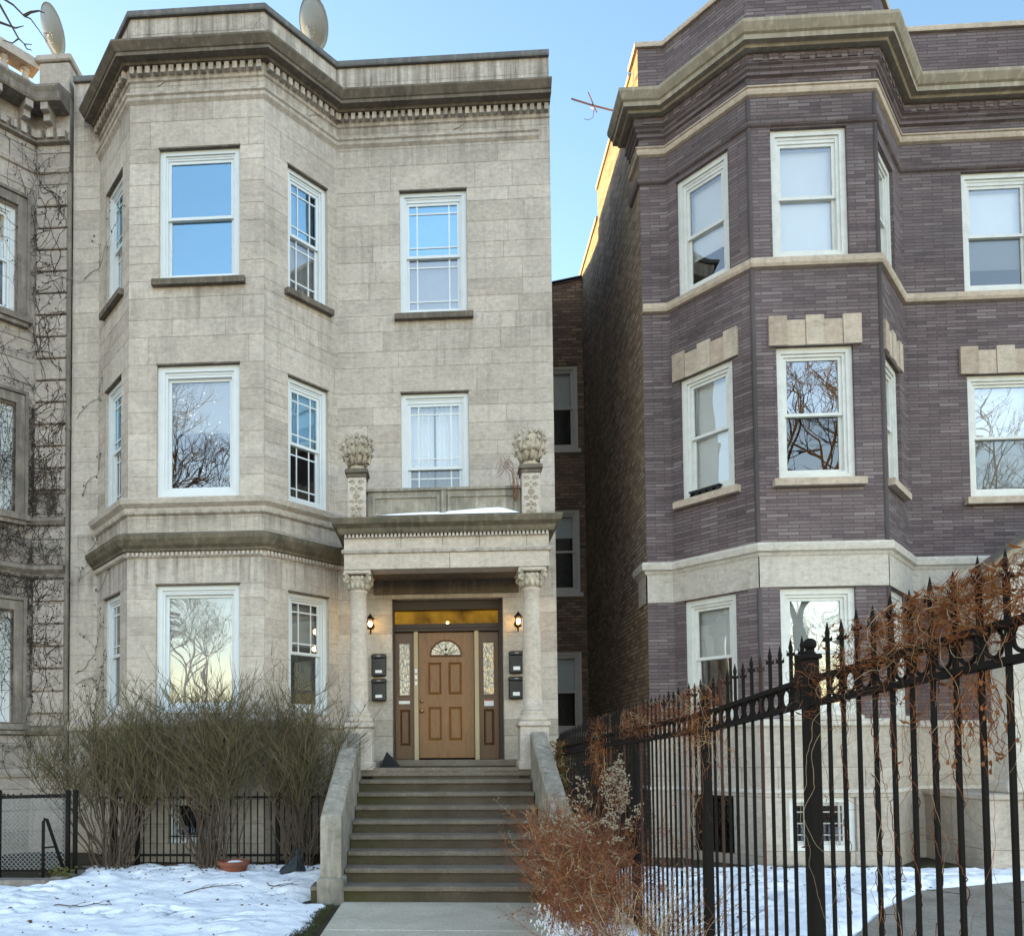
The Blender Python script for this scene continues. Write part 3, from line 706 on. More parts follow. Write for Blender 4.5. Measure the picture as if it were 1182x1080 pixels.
# ================================================================== STEPS
S_=thing('entrance_steps','worn grey stone steps with sloping side walls leading up to the brown door','steps',(0,-2.4,0))
NS=9
m=MB(); m.box(-1.44,1.53,-1.19,-.003,1.36,1.455); m.build('landing','tread_stone',S_)
rn=random.Random(11)
for i in range(NS):
    z=1.475-.162*i; y=-1.2-.30*i
    x0,x1=(-1.17,1.22)
    if i==0: x0,x1=-1.005,1.08
    if i==8: x0,x1=(-1.53,1.3)
    zb=z-.162 if i<8 else -.1
    m=MB(); m.box(x0,x1,y+.03,y+.42,zb-.0,z-.045)
    st=m.build('step','riser_stone',S_)
    m=MB(); nseg=26; yb=y+.345 if i else y+.2
    xs=[x0+(x1-x0)*k/nseg for k in range(nseg+1)]; e=[rn.uniform(-.012,.014) for _ in xs]; h=[rn.uniform(-.008,.003) for _ in xs]
    for k in range(nseg):
        a,b=xs[k],xs[k+1]
        P=lambda x,yy,zz:(x,yy,zz)
        m.face([P(a,y+e[k],z-.05),P(b,y+e[k+1],z-.05),P(b,y+e[k+1],z-.008+h[k+1]),P(a,y+e[k],z-.008+h[k])],.5,None,0)
        m.face([P(a,y+e[k],z-.008+h[k]),P(b,y+e[k+1],z-.008+h[k+1]),P(b,y+.012+e[k+1],z+h[k+1]),P(a,y+.012+e[k],z+h[k])])
        m.face([P(a,y+.012+e[k],z+h[k]),P(b,y+.012+e[k+1],z+h[k+1]),P(b,yb,z),P(a,yb,z)])
        m.face([P(a,y+e[k],z-.05),P(a,y+.03,z-.05),P(b,y+.03,z-.05),P(b,y+e[k+1],z-.05)])
    m.build('tread','tread_stone',st)
def cheek(x0,x1,mirror):
    m=MB()
    # sloping block from the pedestal down to the newel
    yt,yb_=-1.24,-3.42; zt,zb=1.95,.98
    bt=.03
    A=[(yt,-.2),(yt,zt),(yb_,zb+.03),(yb_-.1,zb-.02),(yb_-.13,zb-.12),(yb_-.13,-.2)]
    L=[(x0,y,z) for y,z in A]; Rr=[(x1,y,z) for y,z in A]
    m.face(L); m.face(Rr[::-1])
    Li=[(x0+(bt if k<4 else 0),y,z+(bt*.8 if k<4 else 0)) for k,(y,z) in enumerate(A)]; Ri=[(x1-(bt if k<4 else 0),y,z+(bt*.8 if k<4 else 0)) for k,(y,z) in enumerate(A)]
    m.face([L[1],Li[1],Ri[1],Rr[1]][::-1])
    for k in range(len(A)-1):
        if k in (1,2,3):
            m.face([L[k],L[k+1],Li[k+1],Li[k]]); m.face([Li[k],Li[k+1],Ri[k+1],Ri[k]]); m.face([Ri[k],Ri[k+1],Rr[k+1],Rr[k]])
        else: m.face([L[k],L[k+1],Rr[k+1],Rr[k]])
    m.cbox(x0-.035,x1+.035,yb_-.2,yb_+.2,-.1,.27,.02); 
    return m.build('cheek_wall','cheek_stone',S_)
cheek(-1.42,-1.18,0); cheek(1.235,1.46,1)

# ================================================================== RIGHT PURPLE BRICK HOUSE
B_=thing('brick_house','purple brown brick house with a three sided bay and pale stone bands','house',(7.4,0,0))
RP=[(3.21,0),(3.61,0),(4.5,YB),(6.27,YB),(7.2,0),(13.5,0)]
RW=walls_of(RP)
opsR=[[],
 [(.19,1.085,8.75,10.60),(.19,1.085,5.54,7.44),(.19,1.06,2.18,3.98)],
 [(.30,1.37,8.75,10.66),(.31,1.38,5.53,7.455),(.28,1.32,2.18,3.98)],
 [(.14,1.03,8.75,10.50),(.2,1.05,5.54,7.40),(.14,1.03,2.18,3.98)],
 [(.93,2.05,8.75,10.66),(.92,2.05,5.53,7.45),]]
for i,W in enumerate(RW):
    m=MB(); plain_wall(m,W,2.1,12.95,opsR[i],0,.5,.18,.5); m.build('wall','purple_brick',B_)
    bo=[(.33,1.24,.28,1.03)] if i==2 else ([(.3,.95,.2,1.03)] if i==1 else [])
    m=MB(); stone_wall(m,W,-.3,2.1,bo,501+i,rowh=(.75,1.0),blen=(.8,1.6)); m.build('foundation','base_stone',B_)
m=MB(); W=Wall((3.21,14),(3.21,0),0)
tops=[(0,.45,12.93),(.45,1.6,12.86),(1.6,3.42,12.98),(3.42,5.6,12.40),(5.6,14,12.0)]
for ya,yb2,zt in tops:
    a,b=14-yb2,14-ya
    m.face([W.F(a,0,-.3),W.F(b,0,-.3),W.F(b,0,zt),W.F(a,0,zt)],.5,[(a,-.3),(b,-.3),(b,zt),(a,zt)])
    m.face([W.F(a,0,zt),W.F(b,0,zt),W.F(b,.33,zt),W.F(a,.33,zt)],.5); m.face([W.F(a,.33,11.8),W.F(b,.33,11.8),W.F(b,.33,zt),W.F(a,.33,zt)],.5)
    m.face([W.F(a,0,11.9),W.F(a,.33,11.9),W.F(a,.33,zt),W.F(a,0,zt)],.5)
    if ya>0: m.face([W.F(b,0,11.9),W.F(b,.33,11.9),W.F(b,.33,zt),W.F(b,0,zt)],.5)
m.build('side_wall','sidewall_brick',B_)
m=MB()
for ya,yb2,zt in tops[1:]: m.cbox(3.17,3.58,ya+.01,yb2-.01,zt+.002,zt+.07,.01)
m.build('side_coping','buff_stone',B_)
m=MB(); m.box(3.3,13.5,.3,14,11.85,11.9); m.face([(3.7,.3,11.88),(4.5,YB+.1,11.88),(6.27,YB+.1,11.88),(7.2,.3,11.88)]); m.build('roof','roof_tar',B_)
m=MB(); 
for w in walls_of([(13.5,0),(13.5,14),(3.21,14)]): plain_wall(m,w,-.3,12.3,[],0,.5)
m.build('rear_wall','common_brick',B_)
CPR=[(3.21,.55)]+RP
band(B_,'corbel_band','purple_brick',CPR,[(0,11.42),(.04,11.44),(.04,11.50),(.07,11.52),(.07,11.56),(.1,11.58),(.1,11.72),(0,11.72)])
for W in RW:
    n=max(1,int(W.L/.2)); st_=W.L/n
    for k in range(min(n,16)):
        if W is RW[-1] and k*st_>3.2: break
        m=MB(); m.wbox(W,k*st_+.045,(k+1)*st_-.045,-.112,.01,11.60,11.69); m.build('corbel','purple_brick',B_)
band(B_,'cornice','tan_cornice',CPR,[(0,11.72),(.2,11.72),(.22,11.75),(.30,11.76),(.30,11.83),(.33,11.85),(.385,11.95),(.385,12.0),(.30,12.02),(.0,12.09)])
band(B_,'string_course','buff_stone',CPR,[(0,11.14),(.04,11.16),(.05,11.2),(.05,11.24),(.07,11.25),(.07,11.27),(0,11.29)])
band(B_,'drip_course','purple_brick',CPR,[(0,10.68),(.035,10.70),(.05,10.74),(.05,10.77),(0,10.79)])
band(B_,'coping','buff_stone',[(3.21,.45)]+RP,[(-.04,12.93),(.045,12.93),(.05,12.95),(.05,13.0),(.035,13.02),(-.34,13.03),(-.34,12.93)])
m=MB()
for w in RW: m.wbox(w,0,w.L,.28,.30,11.9,12.93)
m.build('parapet_back','plinth_stone',B_)
band(B_,'sill_course','buff_stone',RP,[(0,8.60),(.05,8.61),(.07,8.65),(.07,8.72),(.05,8.74),(-.05,8.748)])
band(B_,'belt_course','band_stone',CPR,[(0,4.42),(.03,4.44),(.05,4.48),(.09,4.50),(.10,4.58),(.08,4.62),(0,4.64)])
m=MB()
for i,W in enumerate(RW): stone_wall(m,W,3.99,4.44,[],600+i,rowh=(.4,.5),blen=(1.4,3),proud=.018)
stone_wall(m,Wall((3.21,.5),(3.21,0)),3.99,4.44,[],610,rowh=(.4,.5),proud=.018)
m.build('stone_band','band_stone',B_)
band(B_,'water_table','band_stone',CPR,[(0,2.02),(.04,2.03),(.05,2.06),(.05,2.10),(0,2.13)])
band(B_,'plinth_moulding','band_stone',CPR,[(0,1.08),(.03,1.09),(.03,1.12),(0,1.14)])
# corner quoins of smooth round brick at bay corners (slim rolls)
m=MB()
for (x,y) in ((4.5,YB),(6.27,YB)):
    for z0,z1 in ((2.14,3.98),(4.65,8.6),(8.76,10.68),(10.8,11.13),(11.3,11.42)): m.tube([(x,y+.012,z0),(x,y+.012,z1)],.035,.035,8)
m.build('corner_roll','purple_brick',B_,smooth=True)
# flared lintels
for i,W in enumerate(RW[1:],1):
    o=opsR[i][1]; m=MB(); n=5; a0,a1=o[0]-.11,o[1]+.11; wd=(a1-a0)/n
    for k in range(n):
        top=o[3]+(.43 if k%2==0 else .37)
        m.wbox(W,a0+k*wd+.003,a0+(k+1)*wd-.003,-.03-(.012 if k%2==0 else 0),.02,o[3]+.002,top,.2+.15*((k*7)%5))
    m.build('lintel','buff_stone',B_)
    sill(B_,W,o[0],o[1],o[2],'buff_stone' if i<9 else '',h=.11,out=.10,ext=.10)
kw=dict(frame='cream_paint',c=.085,stop=.07)
R1=[(1,0,dict(shade=.72,head=.05)),(1,1,dict(shade=1)),(1,2,dict(shade=.5)),
    (2,0,dict(shade=1,head=.05)),(2,1,dict(gu='glass_mid',gl='glass_screen',split=.5)),(2,2,dict(shade=.52,gu='glass_mid')),
    (3,0,dict(shade=.6)),(3,1,dict(shade=.8)),(3,2,dict(shade=.5)),
    (4,0,dict(shade=.8,head=.05,gl='glass_screen')),(4,1,dict(shade=.95,gl='glass_screen',gu='glass_mid'))]
for i,k,d in R1:
    dd=dict(kw); dd.update(d); o=opsR[i][k]; window(B_,RW[i],*o,**dd)
    if k==2: pass
for i in (1,2,3):
    o=opsR[i][2]; sill(B_,RW[i],o[0],o[1],o[2],'band_stone',h=.07,out=.06,ext=.04)
# basement windows
window(B_,RW[2],.33,1.24,.28,1.03,frame='cream_paint',c=.07,split=1,stop=.02)
m=MB(); W=RW[2]
for u in (.55,.64,.93,1.02): m.wbox(W,u,u+.03,.055,.07,.36,.96)
for z in (.5,.66,.82): m.wbox(W,.42,1.14,.072,.085,z-.01,z+.01)
m.build('window_bars','grey_frame',B_)
window(B_,RW[1],.3,.95,.2,1.03,frame='black_iron',c=.05,split=1,stop=.02)
m=MB(); W=RW[1]
for k in range(9): m.wbox(W,.33+k*.07,.345+k*.07,-.02,-.006,.2,1.03)
for k in range(6): m.wbox(W,.3,.95,-.036,-.022,.24+k*.15,.255+k*.15)
m.build('window_grille','black_iron',B_)
# shelf of dark blocks on the second storey sill
W=RW[1]; m=MB()
for k in range(4): m.ring(W,.36+k*.12,.47+k*.12,5.55,5.62,.015,-.04,.04)
m.wbox(W,.34,.86,-.05,.045,5.62,5.64)
m.build('sill_vent','black_box',B_)
# porch at right: gabled stone hood on piers
m=MB(); g0=(7.42,4.16); g1=(9.4,5.60); g2=(11.38,4.16); yf,yk=-1.3,-1.05
def gab(mb,in0,in1,ya,yb):
    P=[(g0[0],g0[1]),(g1[0],g1[1]),(g2[0],g2[1])]
    for (xa,za),(xb,zb) in ((P[0],P[1]),(P[1],P[2])):
        mb.hexa([(xa,ya,za-in1),(xb,ya,zb-in1),(xb,yb,zb-in1),(xa,yb,za-in1),(xa,ya,za-in0),(xb,ya,zb-in0),(xb,yb,zb-in0),(xa,yb,za-in0)],.6)
gab(m,0,.1,yf-.1,yk); gab(m,.1,.2,yf-.03,yk)
m.build('porch_gable_moulding','tan_cornice',B_)
m=MB(); g0s=g0; gab(m,-.035,-.003,yf-.13,yk); m.build('porch_roof','cornice_stone',B_)
m=MB(); stone_wall(m,Wall((7.72,yf+.05),(11.1,yf+.05)),3.55,4.13,[],700,rowh=(.28,.3)); plain_wall(m,Wall((7.72,0),(7.72,yf+.05)),3.55,4.13,[],0,.5)
m.face([(7.72,yf+.052,4.13),(11.1,yf+.052,4.13),(g1[0],yf+.052,5.35)],.6); m.face([(7.72,yf+.05,3.55),(7.72,0,3.55),(11.1,0,3.55),(11.1,yf+.05,3.55)],.5)
m.cbox(7.69,11.13,-1.2,0,4.135,4.2,.01); m.build('porch_entablature','band_stone',B_)
m=MB(); m.cbox(7.74,8.08,-1.22,-.88,1.15,3.4,.02); m.cbox(7.69,8.13,-1.27,-.83,3.4,3.55,.02); m.cbox(7.69,8.13,-1.27,-.83,1.08,1.25,.02); m.build('porch_pier','band_stone',B_); m=MB(); m.cbox(10.74,11.08,-1.22,-.88,1.15,3.55,.02)
m.build('porch_pier','band_stone',B_)
m=MB(); stone_wall(m,Wall((7.3,-1.45),(11.4,-1.45)),-.2,1.0,[],702,rowh=(.5,.7)); stone_wall(m,Wall((7.3,0),(7.3,-1.45)),-.2,1.0,[],703,rowh=(.5,.7)); m.cbox(7.26,11.44,-1.49,0,1.0,1.08,.015,.6)
m.build('porch_base','base_stone',B_)

# ================================================================== FAR LEFT NEIGHBOUR
C_=thing('ivied_stone_house','darker stone house at the left edge, laced with bare creeper and topped by a balustrade','house',(-9,0,0))
NP=[(-16,0),(-10.8,0),(-9.8,YB),(-7.64,YB),(-6.7,0),(-6.12,0)]
NW=walls_of(NP)
o3=[(.33,1.15,8.86,10.64),(.33,1.15,5.6,7.36),(.33,1.15,2.22,3.99)]
of=[(.6,1.6,8.86,10.64),(.6,1.6,5.6,7.36),(.6,1.6,2.22,3.99)]
for i,W in enumerate(NW):
    m=MB(); stone_wall(m,W,2.1,12.7,{2:of,3:o3,1:o3}.get(i,[]),801+i,rowh=(.3,.4),gap=.008,proud=.006); m.build('wall','neighbour_stone',C_)
    m=MB(); stone_wall(m,W,-.3,2.1,[],821+i,rowh=(.3,.45)); m.build('foundation','neighbour_stone',C_)
    if i in (1,2,3):
        for k,o in enumerate({2:of,3:o3,1:o3}[i]):
            window(C_,W,*o,gu='glass_clear' if k!=1 else 'glass_mid',gl='glass_screen',shade=.5 if k==0 else 0,shade_mat='blind_white')
            m=MB(); m.ring(W,o[0]-.16,o[1]+.16,o[2]-.02,o[3]+.18,.15,-.07,.0,wb=.02); m.ring(W,o[0]-.2,o[1]+.2,o[2]-.02,o[3]+.24,.05,-.10,.0,wb=.02)
            m.build('window_surround','nb_dark_stone',C_)
            m=MB(); m.wbox(W,o[0]-.24,o[1]+.24,-.14,-.005,o[2]-.12,o[2]-.03); m.wbox(W,o[0]-.18,o[1]+.18,-.10,-.005,o[2]-.19,o[2]-.12); m.build('sill','nb_dark_stone',C_)
m=MB(); plain_wall(m,Wall((-6.12,0),(-6.12,14)),-.3,12.7,[],0,.5); m.build('side_wall','neighbour_stone',C_)
m=MB(); m.face([(-16,.1,12.65),(-10.8,.1,12.65),(-9.8,YB+.1,12.65),(-7.64,YB+.1,12.65),(-6.7,.1,12.65),(-6.12,.1,12.65),(-6.12,14,12.65),(-16,14,12.65)]); m.build('roof','roof_tar',C_)
z=2.35
while z<11.1:                 # channelled blocks of the corner pier
    if not (4.4<z+.2<5.9): m=MB(); m.cbox(-6.655,-6.13,-.05,.0,z+.014,z+.352,.012,rnd.uniform(.3,.7)); m.build('channelled_block','neighbour_stone',C_)
    z+=.366
NPc=NP[1:]
band(C_,'upper_moulding','neighbour_stone',NPc,[(0,11.34),(.04,11.36),(.05,11.42),(.03,11.45),(0,11.47)])
for W in walls_of(NPc):
    n=max(1,int(W.L/.15)); st_=W.L/n
    for k in range(n): m=MB(); m.wbox(W,k*st_+.035,(k+1)*st_-.035,-.12,.01,11.9,12.03); m.build('dentil','greystone',C_)
band(C_,'dentil_shelf','nb_dark_stone',NPc,[(0,11.83),(.08,11.85),(.08,11.9),(0,11.9)])
m=MB()
for W in walls_of(NPc):
    n=max(1,round(W.L/.42)); 
    for k in range(n):
        m=MB(); c=(k+.5)*W.L/n; m.wbox(W,c-.06,c+.06,-.32,0,12.22,12.34); m.wbox(W,c-.055,c+.055,-.22,0,12.1,12.22); m.wbox(W,c-.05,c+.05,-.1,0,12.03,12.1)
        m.build('bracket','neighbour_stone',C_)
band(C_,'cornice','nb_dark_stone',NPc,[(0,12.34),(.34,12.34),(.36,12.37),(.38,12.46),(.42,12.52),(.42,12.56),(.02,12.72),(0,12.72)])
m=MB(); m.cbox(-6.66,-6.14,.0,.45,12.65,13.28,.02); m.cbox(-6.71,-6.10,-.04,.5,13.28,13.40,.02); m.cbox(-6.69,-6.12,-.02,.47,12.65,12.78,.02)
m.build('parapet_pier','neighbour_stone',C_)
m=MB(); m.box(-6.12,-5.98,.25,.5,12.6,13.2); m.build('flashing_panel','blind_grey',C_)
bp=[(-10.8,.1),(-9.8,-1.0),(-7.6,-1.0),(-6.72,.08)]
m=MB()
for W in walls_of(bp): m.wbox(W,0,W.L,-.06,.22,13.2,13.36); m.wbox(W,0,W.L,-.03,.2,12.7,12.8)
m.build('balustrade_rail','neighbour_stone',C_)
for W in walls_of(bp):
    n=int(W.L/.34)
    for k in range(n):
        p=W.F((k+.5)*W.L/n,.09,0); m=MB(); m.lathe([(.08,12.8),(.08,12.84),(.045,12.87),(.075,12.95),(.08,13.0),(.05,13.08),(.04,13.13),(.075,13.17),(.075,13.2)],p[0],p[1],10); m.build('baluster','neighbour_stone',C_,smooth=True)
band(C_,'sill_course','nb_dark_stone',NPc,[(0,5.42),(.05,5.44),(.1,5.5),(.1,5.55),(0,5.59)])
band(C_,'belt_cornice','nb_dark_stone',NPc,[(0,4.55),(.05,4.57),(.06,4.63),(.13,4.69),(.13,4.75),(0,4.8)])
band(C_,'water_table','nb_dark_stone',NPc,[(0,2.0),(.06,2.02),(.1,2.08),(.1,2.13),(0,2.17)])
band(C_,'plinth_moulding','plinth_stone',NPc,[(0,1.33),(.04,1.34),(.05,1.40),(.02,1.43),(0,1.45)])
# downpipe at the party line
D_=MB(); D_.tube([(-6.085,-.05,.1),(-6.085,-.05,11.3)],.035,.035,8,cap=True)
for z in (2,4.5,7,9.5): D_.lathe([(.046,z),(.046,z+.05)],-6.085,-.05,8)
tag(D_.build('downpipe','nb_dark_stone'),'dark vertical drainpipe running up the joint between the two stone houses','drainpipe')

# ================================================================== GROUND AND SNOW
from mathutils import noise as mn
def zg(x,y):
    t=max(0,min(1,(y+3.6)/2.4)); t=t*t*(3-2*t)
    return (.15 if x<1.5 else .08)*t
def axis(lo,hi,st,far):
    a=[-far,-far/4,-far/12,lo-8]; n=int((hi-lo)/st); a+=[lo+(hi-lo)*k/n for k in range(n+1)]; return a+[hi+8,far/12,far/4,far]
def grid(xs,ys,fz):
    m=MB(); nx=len(xs)
    for y in ys:
        for x in xs: m.v.append((x,y,fz(x,y)))
    for j in range(len(ys)-1):
        for i in range(nx-1):
            a=j*nx+i; m.f.append((a,a+1,a+1+nx,a+nx)); m.t.append(.5); m.m.append(0); m.uv+=[(0,0)]*4
    return m
g=grid(axis(-9,12,.25,600),axis(-9,1,.25,600),lambda x,y:zg(x,y)-.03+(.012*mn.noise((x*3,y*3,0)) if abs(x)<14 and -10<y<2 else 0))
g.build('ground','soil',None,smooth=True,kind='structure')
PATH=[(3.2,-9.5),(3.0,-6.5),(3.73,-5.17),(4.7,-3.8),(5.76,-2.72),(7.2,-2.2),(8.2,-1.8),(12,-1.6),(12,-3.3),(7.9,-3.4),(6.4,-4.1),(5.4,-4.9),(4.75,-6.0),(4.7,-9.5)]
def inside(x,y,P):
    c=False;n=len(P)
    for i in range(n):
        x0,y0=P[i];x1,y1=P[(i+1)%n]
        if (y0>y)!=(y1>y) and x<(x1-x0)*(y-y0)/(y1-y0)+x0: c=not c
    return c
def edist(x,y,P):
    d=9
    for i in range(len(P)):
        ax,ay=P[i];bx,by=P[(i+1)%len(P)]; t=max(0,min(1,((x-ax)*(bx-ax)+(y-ay)*(by-ay))/((bx-ax)**2+(by-ay)**2)))
        d=min(d,math.hypot(x-ax-t*(bx-ax),y-ay-t*(by-ay)))
    return -d if inside(x,y,P) else d
WALK=[(-1.24,-30),(-1.24,-3.75),(-1.55,-3.68),(-1.55,-3.2),(1.4,-3.2),(1.4,-3.7),(1.15,-3.9),(.93,-4.8),(.9,-30)]
LOWCUT=[(-9,-3.1),(-5.2,-2.95),(-4.95,-2.2),(-5.1,-1.5),(-3.6,-2.12),(-3.62,-2.28),(-5.0,-1.75),(-4.8,-2.5),(-5.1,-3.2)]
LEFTLOW=[(-12,0),(-12,-2.75),(-5.3,-2.75),(-4.85,-2.3),(-5.0,-1.6),(-5.0,0)]
def snow_h(x,y):
    n1=mn.noise((x*1.3,y*1.3,3)); n2=mn.noise((x*4,y*4.6,7)); n3=mn.noise((x*11,y*13,1)); n4=mn.noise((x*24,y*30,5))
    rg=mn.noise((x*3+9,y*9,2))
    h=.07+.05*n1+.04*n2+.018*n3+.005*n4
    rg=mn.noise((x*1.5+9,y*4.6,2))
    if abs(rg)<.045 and mn.noise((x*1.1,y*1.7,11))>.10: h-=.19*(1-abs(rg)/.045)
    d=edist(x,y,WALK)-.10*n2-.05*n3-(.06 if x<0 else .1)-(.28*max(0,min(1,(-y-3.9)/2)) if x<0 and y>-8 else 0)*.45
    h=min(h,d*.55)
    if x>1.2: h=min(h,(edist(x,y,PATH)-.05*n2-.04*n3)*.6)
    # thin, patchy snow beside the walls
    w=-1.05 if x<1.5 else -1.05
    if -5.7<x<-1.6: 
        h=min(h,(-1.32-y)*.25+.03*n2+.03*n3)
        if y>-2.1: h-= .085*max(0,n2+.32)+.03*max(0,n3)
    elif x>1.8: h=min(h,(-1.35-y)*.4+.03*n2)
    h=min(h,edist(x,y,LEFTLOW)*.4+.02*n2)
    if .9<x<1.75 and y<-3.9: h+=.16*max(0,min(1,(-3.9-y)))*max(0,1-abs(x-1.4)/.6)+.05*n3
    return h
def frange(a,b,s): n=int(round((b-a)/s)); return [a+(b-a)*k/n for k in range(n+1)]
s=grid(frange(-9,11,.055),frange(-7.2,-1.0,.05),lambda x,y:zg(x,y)-.03+max(-.08,snow_h(x,y)))
s.build('snow','snow',None,smooth=True,kind='structure')
# flagged front walk with joints
m=MB(); y=-3.52
while y>-16:
    y2=y-1.52; m.cbox(-1.17,1.17,y2+.008,y-.008,-.12,.0,.012); y=y2
m.build('front_walk','walk_concrete',None,kind='structure')
m=MB(); m.face([(x,y,zg(x,y)-.008) for x,y in PATH]) ; pp=m.build('side_path','path_concrete',None,kind='structure')
m=MB()
for (xa,ya),(xb,yb_) in (((3.0,-6.5),(4.75,-6.0)),((3.73,-5.17),(5.1,-5.3)),((4.5,-4.1),(5.9,-4.5)),((5.76,-2.72),(6.7,-4.0)),((7.2,-2.2),(7.9,-3.4))):
    w_=Wall((xa,ya),(xb,yb_)); m.wbox(w_,0,w_.L,-.012,.012,-.05,max(zg(xa,ya),zg(xb,yb_))-.002)
m.build('side_path_joint','soil',None,kind='structure')
m=MB(); ys_=-19
m.face([(-300,-30,-.05+.034),(300,-30,-.016),(300,-21,-.016),(-300,-21,-.016)]); m.build('road','asphalt',None,kind='structure')
# turf fringe along the walk and the walls
def tufts(name,pts,h,mat,n,rn,label,spread=.05):
    m=MB()
    for _ in range(n):
        x,y=pts(rn); z=zg(x,y)-.03; a=rn.uniform(0,2*PI); l=rn.uniform(.4,1)*h; b=rn.uniform(.1,.9)*l
        m.tube([(x,y,z),(x+b*.3*math.cos(a),y+b*.3*math.sin(a),z+l*.6),(x+b*math.cos(a),y+b*math.sin(a),z+l*.8)],.004,.001,3)
    return m.build(name,mat,None,kind='stuff')
rn=random.Random(4)
def pA(r): y=r.uniform(-7.0,-3.75); return (-1.24-r.uniform(0,.30)*min(1,(-3.6-y)/1.4)**.7,y)
g1=tufts('grass',pA,.06,'grass_turf',3600,rn,''); tag(g1,'ragged strip of turf between the snow and the concrete walk','grass')
def pB(r): x=r.uniform(3.6,7.2); return (x,r.uniform(-1.4,-1.15)) 
g2=tufts('grass',pB,.07,'grass_turf',1800,rn,''); tag(g2,'mossy turf strip at the foot of the brick house','grass')
m=MB()
for _ in range(900):
    x,y=rn.choice(((rn.uniform(-5.4,-1.5),rn.uniform(-2.2,-1.3)),(rn.uniform(-5.4,-1.4),rn.uniform(-6.8,-2)),(rn.uniform(1.2,1.7),rn.uniform(-7,-3)),(rn.uniform(2,6),rn.uniform(-3,-1.3)),(rn.uniform(-5.4,-1.5),rn.uniform(-1.8,-1.3))))
    z=zg(x,y)-.03+max(0,snow_h(x,y))+.006; a=rn.uniform(0,6); r=rn.uniform(.01,.034); t=rn.uniform(-.012,.02)
    m.face([(x+r*math.cos(a),y+r*math.sin(a),z+t),(x+r*.5*math.cos(a+1.7),y+r*.5*math.sin(a+1.7),z+.01),(x-r*math.cos(a),y-r*math.sin(a),z),(x-r*.5*math.cos(a+1.5),y-r*.5*math.sin(a+1.5),z-.002)])
tag(m.build('leaf_litter','dead_leaf',None,kind='stuff'),'brown dead leaves scattered over the snow and soil','leaf litter')

# ================================================================== HEDGE SHRUBS
def shrub(name,label,cat,base,H,spread,ns,seed,mats,tw=13,sub=4,up=.8,r0=.012,grp=None,skew=0,depth=.45,topz=None):
    rn=random.Random(seed); m=MB(); bx,by=base; bz=zg(bx,by)-.06
    for _ in range(ns):
        a=rn.uniform(0,2*PI); q=rn.uniform(.05,1)**.75*spread; ox,oy=rn.gauss(0,.10),rn.gauss(0,.07)
        h=H*rn.uniform(.62,.96)*(1-.12*(q/spread)**2); tx=q*math.cos(a)+skew; ty=q*math.sin(a)*depth
        pts=[]; N=9; jx,jy=rn.uniform(-.06,.06),rn.uniform(-.04,.04)
        for i in range(N+1):
            u=i/N; pts.append(Vector((bx+ox+tx*u**.9+jx*math.sin(u*5),by+oy+ty*u+jy*math.sin(u*4),bz+h*u**.95))+Vector((rn.gauss(0,.02),rn.gauss(0,.016),0)))
        r=rn.uniform(.5,1.3)*r0; m.tube(pts,r,r*.3,4,0)
        for _ in range(tw):
            u=rn.uniform(.40,1)**.85; k=min(N-1,int(u*N)); p=pts[k].lerp(pts[k+1],u*N-k)
            az=rn.uniform(0,2*PI); el=rn.uniform(.25,1.25); l=rn.uniform(.25,.6)*H/2.4*1.2
            d=Vector((math.cos(az)*math.cos(el),math.sin(az)*math.cos(el)*.7,math.sin(el)))
            tp=[p]
            for s_ in range(4):
                d=(d+Vector((rn.gauss(0,.26),rn.gauss(0,.22),.10*up))).normalized(); tp.append(tp[-1]+d*l/4)
            mi=1 if rn.random()<.7 else 2
            m.tube(tp,.005,.002,3,mi)
            for _ in range(sub):
                q0=rn.choice(tp[1:]); d2=(d+Vector((rn.gauss(0,.5),rn.gauss(0,.4),rn.uniform(0,.4)))).normalized(); l2=rn.uniform(.07,.24)*H/2.4
                m.tube([q0,q0+d2*l2*.5+Vector((0,0,.01)),q0+d2*l2+Vector((0,0,.03))],.0035,.0012,3,mi)
    o=m.build(name,mats,None); return tag(o,label,cat,grp)
HM=['hedge_stem','hedge_twig','hedge_twig_tan']
G='leafless shrubs in front of the greystone bay'
shrub('leafless_shrub','leafless olive twiggy shrub at the left, spreading over the chain link fence','shrub',(-4.55,-1.75),2.5,1.2,54,21,HM,tw=15,sub=5,grp=G,skew=-.12)
shrub('leafless_shrub','leafless twiggy shrub between the other two, rising behind the terracotta pot','shrub',(-3.2,-1.8),2.65,1.05,52,22,HM,tw=15,sub=5,grp=G)
shrub('leafless_shrub','leafless twiggy shrub nearest the entrance steps, above the black bag','shrub',(-2.0,-1.55),2.55,.8,42,23,HM,tw=15,sub=5,grp=G,skew=-.03)

# ================================================================== LOW FENCES BY THE LEFT HOUSE
F1=thing('iron_railing','low black iron railing running behind the leafless shrubs','railing',(-3.3,-1.4,.1))
m=MB()
for z in (.24,1.06): m.box(-4.93,-1.5,-1.415,-1.385,z,z+.03)
m.build('rail','black_iron',F1)
for k in range(35):
    x=-4.87+k*.097; m=MB(); m.box(x-.008,x+.008,-1.408,-1.392,.1,1.13); m.face([(x-.008,-1.408,1.13),(x+.008,-1.408,1.13),(x,-1.4,1.17)]); m.face([(x+.008,-1.392,1.13),(x-.008,-1.392,1.13),(x,-1.4,1.17)]); m.build('picket','black_iron',F1)
for x in (-4.72,-4.38,-2.35): m=MB(); m.cbox(x-.03,x+.03,-1.43,-1.37,.05,1.16,.006); m.build('post','black_iron',F1)
F2=thing('chain_link_fence','short dark framed chain link fence panel in front of the far left house','fence',(-5.5,-2.2,.1))
